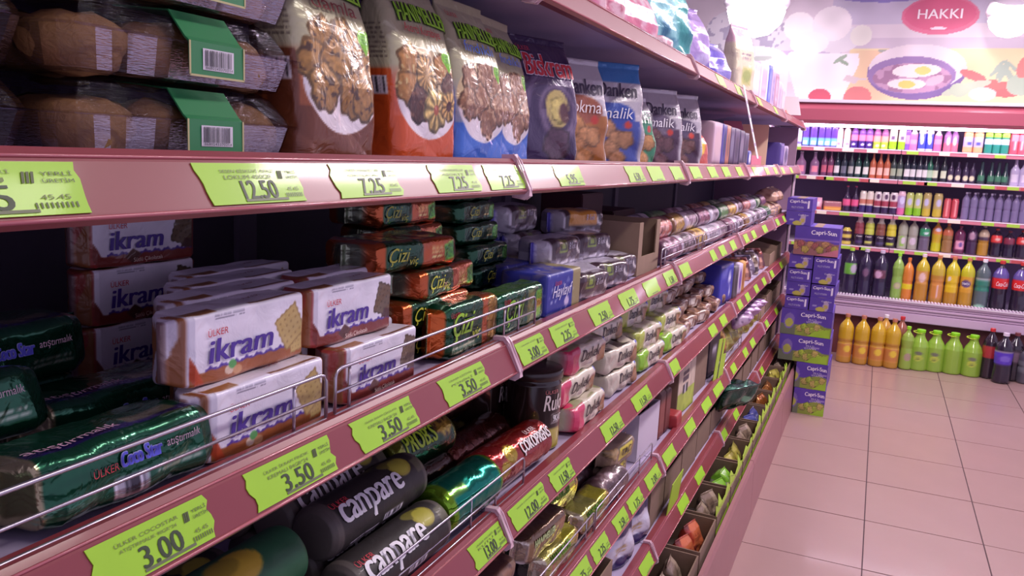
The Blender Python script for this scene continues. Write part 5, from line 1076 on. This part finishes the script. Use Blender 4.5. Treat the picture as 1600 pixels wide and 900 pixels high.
def brn(x, y): p = P(x, y, (66, 36, 28)); p.m((np.mod(y*160, 1) < .3) & (y > -.02), (110, 64, 46)); p.rect(.11, .006, .16, .016, (170, 160, 50)); p.m((x < .012), (150, 140, 60)); p.fine(.12, .03, .15, .036, (190, 170, 170), 2); return p.c
bb_ = roll('biscuit_roll', .19, .040, brn, (), SHINY, .0004, 60, 70)
bb_.put((-.625, 1.11, ZCd+.068), (0, 0, R_(-2)), 'striped brown roll with a yellow tag, highest at the back', g); bb_.put((-.655, 1.11, ZCd), (0, 0, 0), 'striped brown roll under the highest one', g)
grn = lambda x, y: P(x, y, (16, 122, 104)).m((x < .016) | (x > .140), (120, 170, 50)).m((np.abs(y-.012) < .006) & (np.abs(x-.035) < .02), (120, 180, 90)).c
roll('biscuit_roll', .155, .036, grn, (), mat('green_mirror_foil', vc=True, rough=.16, metal=.9, bump=.5, bscale=22, bdist=.003), .0008, 60, 70).put((-.493, .978, ZCd), (0, 0, R_(-2)), 'mirror bright green foil roll in front', g)
def coko(x, y): p = P(x, y, (150, 34, 30)); p.ell(.066, .006, .018, .016, (176, 150, 40)); p.ell(.040, -.012, .014, .012, (176, 150, 40)); p.m((x < .006) | (x > .208), (190, 150, 70)); p.m((np.abs(y-.034-.004*np.sin(x*60)) < .0008) & (x > .05) & (x < .15), (206, 110, 90)); p.fine(.10, -.03, .17, -.02, (206, 150, 140), 2); return p.c
roll('biscuit_roll', .215, .034, coko, [('ÜLKER', .135, .017, .035, .010, (226, 200, 200), {'bold': .05}), ('ÇOKOPRENS', .098, -.010, .105, .022, (236, 226, 226), {'bold': .05, 'line': (60, 40, 36), 'lw': .04})], SHINY, .0004, 80, 90).put((-.497, 1.155, ZCd), (0, 0, R_(-3)), 'shiny red biscuit roll with white lettering at the fence end', g)
roll('biscuit_roll', .20, .034, lambda x, y: P(x, y, (96, 40, 30)).c, (), SHINY, .0006, 30, 40).put((-.568, 1.16, ZCd), (0, 0, 0), 'dark red roll behind the shiny red one', g)
# wafer tubs
def tub(x, y): p = P(x, y, (42, 28, 26)); p.m(y < .036, (150, 134, 46)); p.m((y < .04) & (vn(x*90, y*60) > .55), (190, 176, 90)); p.rect(.022, .05, .05, .068, (214, 206, 206)); p.rect(.0235, .0515, .0485, .0665, (42, 28, 26)); return p.c
tl = Loft(circ([(0, .046), (.003, .050), (.118, .050), (.124, .047), (.130, .047)]), 'v')
td = Design('wafer_tub', 'wafers', tl.build('wafer_tub', tub, GLOSS, 50, 64), [('lettering', lettering(tl.surf, [('Rulo', .004, .074, .046, .028, (226, 210, 206), {'bold': .02, 'shear': .2}), ('ÜLKER', .006, .104, .03, .008, (190, 110, 110), {'bold': .04}), ('9KAT', .0245, .053, .024, .012, (226, 220, 220), {'bold': .05})], off=.0008)), ('lid', MB().lathe([(.050, .126), (.052, .127), (.052, .140), (.050, .143), (.02, .144)], 30).mesh('lid', mat('tub_lid', (50, 36, 34), rough=.3, coat=.3), True))])
for (x, y, r, lab) in ((-.524, 1.318, -50, 'brown wafer tub with gold base beside the red roll'), (-.625, 1.30, -20, 'brown wafer tub behind the front tub'), (-.615, 1.41, 10, 'brown wafer tub behind the pink wrapped packs')): td.put((x, y, ZCd), (0, 0, R_(r)), lab, 'wafer tubs')
# striped bar cakes
def dkek(c1, c2, cow):
    def pf(x, y):
        p = P(x, y, (214, 204, 186)); L = .215; p.m(x < L*.28+.3*np.abs(y-.01), c1); p.m(x < .016, (170, 160, 146)); p.m(x > L-.018, (176, 160, 140)); p.ell(L*.80, -.004, .026, .020, c2); p.cookie(L*.80, -.006, .020, (150, 106, 70), None, 4); p.rect(L-.035, .020, L-.018, .040, (70, 90, 210)); p.m((y > .027) & (vn(x*60+cow*5, y*45) > (.60 if cow else .72)), (54, 44, 44) if cow else (150, 150, 110)); p.fine(L*.36, -.016, L*.6, -.008, (110, 80, 90), 2); return p.c
    return pf
DKC = [((206, 60, 100), (196, 150, 150), 0, 'pink'), ((196, 186, 170), (150, 120, 110), 1, 'cow-spotted cream'), ((170, 180, 70), (160, 140, 80), 0, 'olive green'), ((140, 196, 40), (150, 160, 60), 0, 'bright lime')]
DK = [bar('cake_pack', .215, .050, .075, dkek(*c[:3]), [('Dankek', .070, -.004, .085, .022, (54, 44, 50), {'bold': .03, 'shear': .15})], FILM, .0028, 70, 80, cat='cakes', seed=i) for i, c in enumerate(DKC)]
g = 'wrapped cakes on the fourth shelf'
for (c, x, y, z, rz, ry, lab) in [(0, -.500, 1.475, 0, 0, 0, 'pink and cream wrapped cake lowest in front, by the tubs'), (0, -.520, 1.440, .054, -3, 8, 'pink and cream wrapped cake, middle of the nearest pile'), (0, -.515, 1.480, .106, -5, 4, 'big pink and cream wrapped cake topping the nearest pile'), (0, -.60, 1.56, 0, 0, 0, 'pink wrapped cake at the rear of the lower layer'), (0, -.60, 1.50, .053, 0, 0, 'pink wrapped cake at the rear, middle layer'), 
        (1, -.510, 1.735, 0, -4, 0, 'cow-spotted cake pack lowest beside the pink ones'), (1, -.515, 1.725, .053, -6, 6, 'cow-spotted cake pack with blue corner, middle'), (1, -.545, 1.700, .107, -6, 4, 'cow-spotted cake pack on top of its pile'), (1, -.60, 1.74, 0, 0, 0, 'cow-spotted cake pack at the rear, lower layer'), (2, -.60, 1.76, .053, 0, 0, 'olive cake pack at the rear, middle layer'),
        (3, -.505, 1.975, 0, -4, 0, 'lime and cream cake pack lowest in the middle pile'), (2, -.515, 1.955, .053, -5, 5, 'olive and cream cake pack in the middle pile'), (2, -.550, 1.93, .107, -7, 4, 'olive green cake pack on top of the middle pile'), (2, -.60, 1.98, 0, 0, 0, 'olive cake pack at the rear beyond'), (2, -.60, 1.96, .053, 0, 0, 'olive cake pack at the rear, second layer beyond'),
        (3, -.500, 2.205, 0, -5, 0, 'bright lime cake pack in front near the bay joint'), (2, -.520, 2.19, .053, -6, 5, 'olive cake pack above the bright lime one'), (2, -.555, 2.16, .107, -8, 4, 'olive green cake pack topping the farthest pile'), (2, -.60, 2.2, 0, 0, 0, 'olive cake pack behind the bright lime one')]:
    DK[c].put((x, y, ZCd+z), (0, R_(ry), R_(rz)), lab, g)
# chocolate bars heap, blue box, slim packs
cocoa = bar('chocolate_bar_pack', .12, .038, .050, lambda x, y: P(x, y, (96, 62, 52)).rect(.03, -.015, .075, .025, (222, 210, 196)).m((vn(x*90, y*80) > .66), (150, 110, 84)).rect(.036, -.01, .068, .02, (110, 70, 60)).rect(.04, -.006, .064, .012, (226, 214, 200)).c, (), FILM, .0025, 30, 36, cat='chocolate')
for k in range(18):
    L_, i = k//6, k % 6
    cocoa.put((-.495-.035*L_-.01*(i % 2), 2.38+i*.120+.03*L_, ZCd+.040*L_), (0, R_(RNG.uniform(0, 10)), R_(RNG.uniform(-25, 5))), 'brown and cream chocolate pack, %s along in the %s layer' % (ORD[i] if i < 4 else ('fifth', 'sixth')[i-4], ('bottom', 'middle', 'top')[L_]), 'chocolate packs heaped on the fourth shelf')
dcarton(.17, .14, .15, (54, 54, 160), lambda p: p.ell(.12, .02, .018, .02, (206, 206, 240)).ell(.13, -.03, .012, .014, (190, 190, 230)).fine(.02, .03, .09, .05, (190, 190, 230), 2)).put((-.54, 3.03, ZCd), (0, 0, R_(-6)), 'tall blue box with white dots on the fourth shelf', 'boxes on the fourth shelf')
for i, (y, c, c2, lab) in enumerate([(3.16, (90, 80, 90), (60, 50, 60), 'dark slim pack right after the tall blue box'), (3.26, (196, 180, 206), (120, 80, 160), 'silver slim pack beside the dark slim one'), (3.34, (190, 140, 70), (150, 90, 50), 'amber slim pack beside the silver one')]):
    dcarton(.05, .12, .13, c, lambda p, c2=c2: p.ell(.025, 0, .015, .04, c2)).put((-.515, y, ZCd), (0, 0, R_(-8)), lab, 'slim standing packs on the fourth shelf')
mix = [bag('snack_bag', .10, .06, .10, plain(a, b_, c_, s, 34), (), FOIL, .005, 24, 34, seed=s, cat='snack') for s, (a, b_, c_) in enumerate([((130, 106, 90), (196, 180, 166), (60, 44, 44)), ((196, 184, 200), (110, 96, 120), (230, 222, 234)), ((160, 70, 60), (90, 50, 56), (206, 150, 130)), ((60, 46, 60), (150, 136, 156), (206, 196, 210))])]
for k in range(14):
    i, L_ = k % 7, k//7
    mix[(k*3+L_) % 4].put((-.530-.09*L_, 3.47+i*.115, ZCd), (0, 0, R_(RNG.uniform(-50, 10))), '%s crinkled sweet bag, number %s along the %s row' % (('tan', 'silver', 'red', 'dark')[(k*3+L_) % 4], ('one', 'two', 'three', 'four', 'five', 'six', 'seven')[i], ('front', 'rear')[L_]), 'crinkled bags far along the fourth shelf')
open_box('open_carton', .22, .18, .09, 'tan tray carton near the far end of the fourth shelf', (-.56, 4.42, ZCd), (0, 0, 0), None, CARDL, low=.06)
open_box('open_carton', .25, .18, .11, 'tan tray carton last on the fourth shelf by the end panel', (-.56, 4.72, ZCd), (0, 0, 0), None, CARDL, low=.08)

# ------------------------------------------------------------------ fifth shelf
g = 'packs on the fifth shelf'
choc = bar('biscuit_pack', .19, .05, .07, lambda x, y: P(x, y, (84, 52, 44)).ell(.12, .01, .03, .016, (150, 110, 86)).m((vn(x*70, y*60) > .72), (130, 96, 76)).m(x < .02, (60, 40, 36)).c, [('KAKAO', .03, .0, .06, .014, (190, 160, 140), {'bold': .02, 'shear': .2})], FILM, .002, 50, 60)
dgreen = bar('biscuit_pack', .19, .05, .07, lambda x, y: P(x, y, (22, 62, 48)).m(vn(x*60, y*60) > .75, (40, 96, 70)).c, (), SHINY, .002, 40, 46)
def hanr(x, y): p = P(x, y, (172, 170, 92)); p.m((y > .012) & (x > .10), (190, 184, 60)); p.cookie(.165, .012, .020, (186, 150, 80), None, 2); p.m(x < .02, (206, 196, 170)); p.ell(.05, .0, .007, .007, (190, 60, 60)); p.m((y > -.03) & (y < -.01) & (vn(x*80, y*60) > .5), (120, 80, 60)); return p.c
hr = bar('cookie_roll', .19, .055, .06, hanr, [('HANIMELLER', .035, .012, .085, .014, (110, 160, 40), {'bold': .05, 'line': (50, 60, 36), 'lw': .03})], SHINY, .0018, 70, 80, cat='cookies')
hb_ = bar('cookie_roll', .19, .055, .06, lambda x, y: P(x, y, (150, 128, 96)).ell(.06, .008, .007, .007, (190, 60, 60)).cookie(.155, .01, .022, (160, 120, 84), None, 2).m(x < .02, (210, 200, 186)).m(y > .02, (120, 96, 76)).c, [('HANIMELLER', .035, .006, .08, .013, (206, 226, 160), {'bold': .05, 'line': (60, 60, 46), 'lw': .03})], SHINY, .0018, 70, 80, cat='cookies')
for (d, x, y, z, rz, lab) in [(choc, -.500, 1.085, 0, 0, 'dark brown chocolate pack at the bottom frame edge'), (choc, -.52, 1.10, .052, -3, 'brown pack stacked on the bottom edge one'), (dgreen, -.57, 1.16, .0, 0, 'dark green pack behind the brown ones'), (dgreen, -.59, 1.24, .052, 0, 'dark green pack resting higher behind the brown ones'),
        (hr, -.492, 1.355, 0, -2, 'small green lettered cookie roll lowest in front'), (hb_, -.505, 1.305, .056, -4, 'beige cookie roll with green lettering above the lowest one'), (hr, -.560, 1.42, .0, 0, 'olive cookie roll behind the front one'), (hr, -.540, 1.470, .056, -5, 'shiny olive gold cookie roll on top with green lettering'), (hr, -.494, 1.560, .0, -2, 'second olive roll in front along the fence'), (hb_, -.61, 1.35, .056, 0, 'beige roll at the back of the gold ones'), (hr, -.60, 1.60, .056, 0, 'olive roll at the back toward the dark rolls'), (hb_, -.575, 1.62, 0, 0, 'beige roll low behind the second front roll')]:
    d.put((x, y, ZDd+z), (0, R_(6), R_(rz)), lab, g)
tac = bar('biscuit_pack', .17, .05, .07, lambda x, y: P(x, y, (150, 124, 104)).rect(.05, -.01, .13, .024, (40, 34, 32)).rect(.052, -.008, .128, .022, (206, 190, 60)).cookie(.03, .02, .02, (190, 160, 110), None, 3).m(y > .03, (170, 150, 130)).c, [('TAÇ', .062, -.003, .055, .020, (50, 40, 40), {'bold': .05})], FILM, .002, 60, 66)
tac.put((-.515, 1.805, ZDd+.052), (0, R_(6), R_(-6)), 'tan pack with yellow framed label on the fifth shelf', g)
tac.put((-.52, 1.80, ZDd), (0, 0, 0), 'tan pack beneath the yellow framed one', g)
rp = roll('biscuit_roll', .15, .033, lambda x, y: P(x, y, (70, 46, 50)).ell(.05, .02, .03, .012, (150, 130, 140)).m((vn(x*80, y*80) > .7), (110, 84, 90)).c, (), FOIL, .0012, 30, 40)
rp.put((-.49, 1.70, ZDd), (0, 0, R_(-4)), 'dark plum foil roll in the front beside the fence', g); rp.put((-.565, 1.70, ZDd+.048), (0, 0, R_(-10)), 'dark plum foil roll lying behind the front one', g)
rp.put((-.56, 1.70, ZDd), (0, 0, 0), 'dark plum roll low at the back', g)
# pale box with yellow stars and dark packs standing in it
sb = mat('pale_star_card', (206, 196, 212), rough=.55)
o = open_box('display_carton', .165, .24, .125, 'pale display carton with small yellow stars at the fence end', (-.60, 2.045, ZDd), (0, 0, R_(-4)), None, sb)
for k in range(9):
    a = k*2.4; x, z = -.09+.022*k, .03+.03*((k*5) % 3)
    V = []
    for q in range(10):
        r = .007 if q % 2 == 0 else .003; V.append((x+r*math.cos(a+q*math.pi/5), -.0829, z+r*math.sin(a+q*math.pi/5)))
    thing('star', mesh('star', V, [tuple(range(10))[::-1]], mat('star_yellow', (206, 186, 60), rough=.5)), parent=o)
bsil = bag('chocolate_bag', .12, .04, .17, lambda x, y: P(x, y, (44, 36, 44)).m((vn(x*50, y*44) > .62), (200, 190, 200)).m((np.abs(x) > .05), (30, 26, 32)).c, (), SHINY, .004, 40, 54, cat='chocolate', seed=2)
for i, x in enumerate((-.52, -.57, -.63)): bsil.put((x, 2.045, ZDd+.004), (0, 0, R_(-4)), 'black and silver foil bag in the pale carton, %s' % ('front', 'middle', 'rear')[i], 'foil bags in the pale carton')
dcarton(.05, .11, .14, (130, 66, 60), lambda p: p.m(p.y > .04, (90, 50, 50))).put((-.53, 2.165, ZDd), (0, 0, R_(-3)), 'reddish brown slim box after the foil bags', 'boxes on the fifth shelf')
dcarton(.05, .11, .13, (110, 50, 46), lambda p: p.m(p.y > .04, (80, 40, 40))).put((-.53, 2.235, ZDd), (0, 0, R_(-3)), 'second reddish brown slim box', 'boxes on the fifth shelf')
# brown cartons with barcode face
limem = mat('lime_card', (170, 206, 56), rough=.5, coat=.1)
o = open_box('open_carton', .20, .22, .17, 'brown carton with a barcode panel and lime base on the fifth shelf', (-.585, 2.47, ZDd), (0, 0, R_(-3)), None, CARD)
thing('print_panel', mesh('print_panel', *(lambda X, Y: (np.stack([0*X+.1108, X, Y], -1).reshape(-1, 3), [(i*40+k, i*40+k+1, (i+1)*40+k+1, (i+1)*40+k) for i in range(39) for k in range(39)]))(*np.meshgrid(np.linspace(-.095, .095, 40), np.linspace(.004, .168, 40))), PAPER,
      colors=(lambda X, Y: P(X, Y, (196, 180, 164)).m(Y < .07, (166, 186, 76)).rect(-.05, .118, .02, .134, (70, 56, 70)).rect(-.05, .098, .02, .114, (70, 56, 70)).barcode(-.045, .06, .015, .09).rect(-.095, .165, .095, .17, (150, 110, 80)).mul(.1, 60).c.reshape(-1, 3))(*np.meshgrid(np.linspace(-.095, .095, 40), np.linspace(.004, .168, 40)))), parent=o)
thing('inner_pack', MB().box(-.10, .10, -.09, .09, .004, .10, .006).mesh('inner_pack', mat('inner_brown', (90, 70, 60), rough=.7)), parent=o)
open_box('open_carton', .21, .24, .175, 'tall plain brown carton behind the barcode carton', (-.60, 2.70, ZDd), (0, 0, R_(-2)), None, CARD)
dcarton(.07, .13, .04, (150, 40, 44), None).put((-.52, 2.30, ZDd), (0, 0, 0), 'low red box in front of the barcode carton', 'boxes on the fifth shelf')
o = thing('shelf_talker', MB().box(-.001, .001, -.045, -.012, 0, .155).box(-.001, .001, .0, .02, -.0, .15).box(-.001, .001, .02, .05, .01, .09).mesh('shelf_talker', limem), (-.450, 2.88, ZDd+.002), (0, R_(4), R_(-10)), 'torn bright lime cards standing up at the rail of the fifth shelf', 'card')
thing('dark_print', MB().box(.0011, .0016, -.008, -.002, .01, .14).mesh('dark_print', mat('print_dark', (60, 60, 56), rough=.6)), parent=o)
dcarton(.13, .14, .17, (58, 46, 60), lambda p: p.rect(.04, 0, .09, .03, (190, 180, 200))).put((-.545, 2.93, ZDd), (0, 0, R_(-6)), 'dark box with pale lettering behind the lime cards', 'boxes on the fifth shelf')
gold = bag('snack_bag', .12, .06, .14, plain((190, 130, 56), (226, 176, 96), (120, 76, 40), 3, 30), (), SHINY, .005, 30, 44, cat='snack', seed=3)
olive = bag('snack_bag', .13, .07, .10, plain((150, 140, 60), (186, 176, 80), (90, 80, 46), 4, 26), (), FOIL, .005, 26, 38, cat='snack', seed=4)
violet = bag('snack_bag', .09, .05, .09, plain((160, 120, 170), (206, 180, 210), (96, 70, 120), 5, 36), (), FOIL, .005, 24, 34, cat='snack', seed=5)
orange = bag('snack_bag', .13, .07, .10, plain((196, 120, 60), (226, 160, 100), (140, 76, 46), 6, 26), (), SHINY, .006, 26, 38, cat='snack', seed=6)
navy = bag('snack_bag', .14, .06, .17, plain((56, 46, 96), (214, 210, 226), (190, 150, 70), 7, 20), (), FOIL, .004, 44, 60, cat='snack', seed=7)
nm = ['one', 'two', 'three', 'four', 'five', 'six', 'seven', 'eight', 'nine', 'ten', 'eleven', 'twelve']
for i, y in enumerate((3.08, 3.20)): gold.put((-.535, y, ZDd), (0, 0, R_(-30)), 'gold amber foil bag on the fifth shelf, %s of two' % ('nearer', 'farther')[i], 'gold bags on the fifth shelf')
for k in range(12):
    i, L_ = k % 6, k//6; olive.put((-.53-.085*L_, 3.34+i*.14, ZDd), (0, 0, R_(RNG.uniform(-35, -5))), 'olive yellow snack bag number %s in the %s line of the fifth shelf' % (nm[i], ('front', 'rear')[L_]), 'olive bags on the fifth shelf')
for k in range(5): violet.put((-.50-.01*(k % 2), 3.42+k*.11, ZDd+.098), (R_(RNG.uniform(-30, 30)), R_(80), R_(RNG.uniform(-50, 5))), 'violet silver little bag lying on the olive bags, number %s' % nm[k], 'violet bags on the fifth shelf')
for i, (y, h) in enumerate(((4.22, .12), (4.46, .13), (4.70, .11), (4.90, .12))): open_box('open_carton', .21, .18, h, 'brown tray carton number %s near the far end of the fifth shelf' % nm[i], (-.56, y, ZDd), (0, 0, 0), None, (CARDL, CARD)[i % 2], low=h*.7)

# ------------------------------------------------------------------ sixth shelf
g = 'bags on the sixth shelf'
open_box('open_carton', .34, .16, .13, 'dark brown tray standing behind the two navy bags', (-.68, 1.94, ZEd), (0, 0, 0), None, CARD, low=.12)
for i_ in range(2): olive.put((-.68, 1.87+.15*i_, ZEd+.006), (0, 0, 0), 'olive bag in the tray behind the navy bags, %s' % ('near', 'far')[i_], 'bags in the tray behind the navy bags')
navy.put((-.515, 1.86, ZEd), (0, 0, R_(-18)), 'navy and white snack bag with golden pieces, nearest on the sixth shelf', g); navy.put((-.515, 2.005, ZEd), (0, 0, R_(-22)), 'navy and white snack bag, second on the sixth shelf', g)
open_box('open_carton', .16, .22, .10, 'brown tray at the bottom edge beside the navy bag', (-.585, 1.68, ZEd), (0, 0, 0), None, CARDL, low=.07)
for i, (y, w, h, lo) in enumerate(((2.17, .17, .16, .12), (2.37, .20, .15, .10), (2.60, .21, .15, .11), (2.84, .22, .14, .10), (3.09, .22, .14, .09), (3.34, .22, .14, .10), (3.60, .22, .13, .10), (3.86, .22, .13, .09), (4.12, .22, .13, .10), (4.38, .22, .13, .10), (4.64, .22, .12, .09), (4.88, .20, .12, .09))):
    open_box('open_carton', w, .26, h, 'brown open tray carton number %s along the sixth shelf' % nm[i], (-.602, y, ZEd), (0, 0, R_(RNG.uniform(-1, 1))), None, CARD, low=lo)
    d = (olive, violet, gold, olive, olive, orange, violet, gold, orange, olive, violet, orange)[i]
    for j in range(2): d.put((-.535-.085*j, y+RNG.uniform(-.02, .02), ZEd+.004), (0, 0, R_(RNG.uniform(-12, 8))), '%s bag in tray %s of the sixth shelf, %s' % ({olive: 'olive', violet: 'violet', gold: 'gold', orange: 'orange'}[d], nm[i], ('front', 'rear')[j]), 'bags standing in sixth shelf trays')
dg = bag('snack_bag', .20, .09, .15, plain((20, 66, 56), (30, 90, 76), (120, 190, 160), 8, 24), (), SHINY, .008, 40, 56, cat='snack', seed=8)
dg.put((-.490, 3.17, ZEd+.075), (0, R_(62), R_(-30)), 'large dark green shiny bag slumped over the sixth shelf trays', g)
thing('stand_card', MB().box(-.001, .001, -.07, .07, 0, .10).mesh('stand_card', limem), (-.449, 2.27, ZEd+.002), (0, R_(6), 0), 'lime card strip leaning at the sixth shelf rail', 'card')
tea = lathe_b = B('pet', .20, .034, (120, 110, 50), [(.3, .55, (150, 150, 60))], cap=(60, 50, 50)); tea.put((-.50, 4.15, ZEd+.13), (0, 0, 0), 'small olive bottle with dark cap standing near the far end', 'bottles on the rack')

# ------------------------------------------------------------------ bottom tray: cartons with neon price cards
zb = .125
dome = bag('cake_cup', .085, .085, .075, lambda x, y: P(x, y, (216, 214, 190)).m(y > .045, (130, 190, 60)).ell(0, .03, .026, .015, (150, 60, 60)).m((y < .014), (60, 130, 60)).m((vn(x*60, y*60) > .7), (150, 196, 110)).c, [('Kek', -.016, .022, .032, .015, (236, 230, 226), {'bold': .05})], GLOSS, .001, 30, 44, 0, 'cakes')
blue = bag("snack_bag", .09, .05, .085, plain((70, 76, 150), (196, 190, 220), (226, 216, 226), 9, 30), (), FOIL, .005, 24, 34, cat='snack', seed=9)
greyb = bag("snack_bag", .09, .055, .085, plain((130, 110, 96), (170, 150, 130), (80, 64, 56), 10, 30), (), FOIL, .005, 24, 34, cat='snack', seed=1)
redb = bag("snack_bag", .09, .055, .085, plain((170, 60, 46), (206, 110, 70), (110, 40, 36), 11, 30), (), FOIL, .005, 24, 34, cat='snack', seed=2)
yy = 1.62; fills = [redb, greyb, redb, greyb, dome, olive, greyb, blue, orange, orange, olive, greyb, blue]
hs_ = [.145]*13
def neon(o, W, D, H, seed):
    rs = np.random.RandomState(seed); n = 9; top = [(-W/2+W*i/(n-1), H+.004+.028*rs.rand()*rs.rand()*1.6+.006) for i in range(n)]
    V = [(D/2+.001, y, H-.065) for y in (-W/2, W/2)]+[(D/2+.001-.25*(z-H), y, z) for y, z in reversed(top)]; k = len(V)
    V += [(x-.0012, y, z) for x, y, z in V]; F = [tuple(range(k)), tuple(range(k, 2*k))[::-1]]+[(i, k+i, k+(i+1) % k, (i+1) % k) for i in range(k)]
    t = thing('neon_card', mesh('neon_card', V, F, limem), parent=o)
    S = [('%.2f' % (rs.randint(2, 40)*.25+.25), -W*.2, H-.036, W*.3, .022, (90, 96, 50)), ('INDIRIM', -W*.4, H-.010, W*.35, .006, (110, 120, 60))]
    thing('lettering', lettering(lambda x, y, off: np.stack([0*x+D/2+.0016+off, x, y], -1), S), parent=t)
for i, d in enumerate(fills):
    W, D, H = .235, .30, .142
    y = yy+.125+i*.2545
    o = open_box('display_tray', W, D, H, 'cardboard tray number %s of the bottom row, %s' % (nm[i] if i < 12 else 'thirteen', ('with neon cards in front' if 2 < i < 11 else 'without neon card')), (-.485, y, zb+.0005), (0, 0, R_(RNG.uniform(-.4, .4))), None, CARD, 'carton', .004, low=H-.005)
    if 2 < i < 11: neon(o, W, D, H, i)
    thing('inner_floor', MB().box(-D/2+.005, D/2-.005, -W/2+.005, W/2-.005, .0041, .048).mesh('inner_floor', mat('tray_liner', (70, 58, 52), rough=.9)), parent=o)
    cn_ = {redb: 'red brown', greyb: 'tan grey', dome: 'green topped', olive: 'olive', blue: 'blue and white', orange: 'orange gold'}[d]
    for a in range(2):
        for b_ in range(2):
            q = d.put((-.483+.090-.112*a, y-.053+.106*b_, zb+.0495), (0, 0, R_(RNG.uniform(-25, 10))), '%s %s in bottom tray %s, %s' % (cn_, 'cake cup' if d is dome else 'bag', nm[i] if i < 12 else 'thirteen', (('front near corner', 'front far corner'), ('rear near corner', 'rear far corner'))[a][b_]), 'goods in the bottom trays'); q.scale = (.70, .70, .88) if d in (olive, orange) else (.88, .88, 1.05)
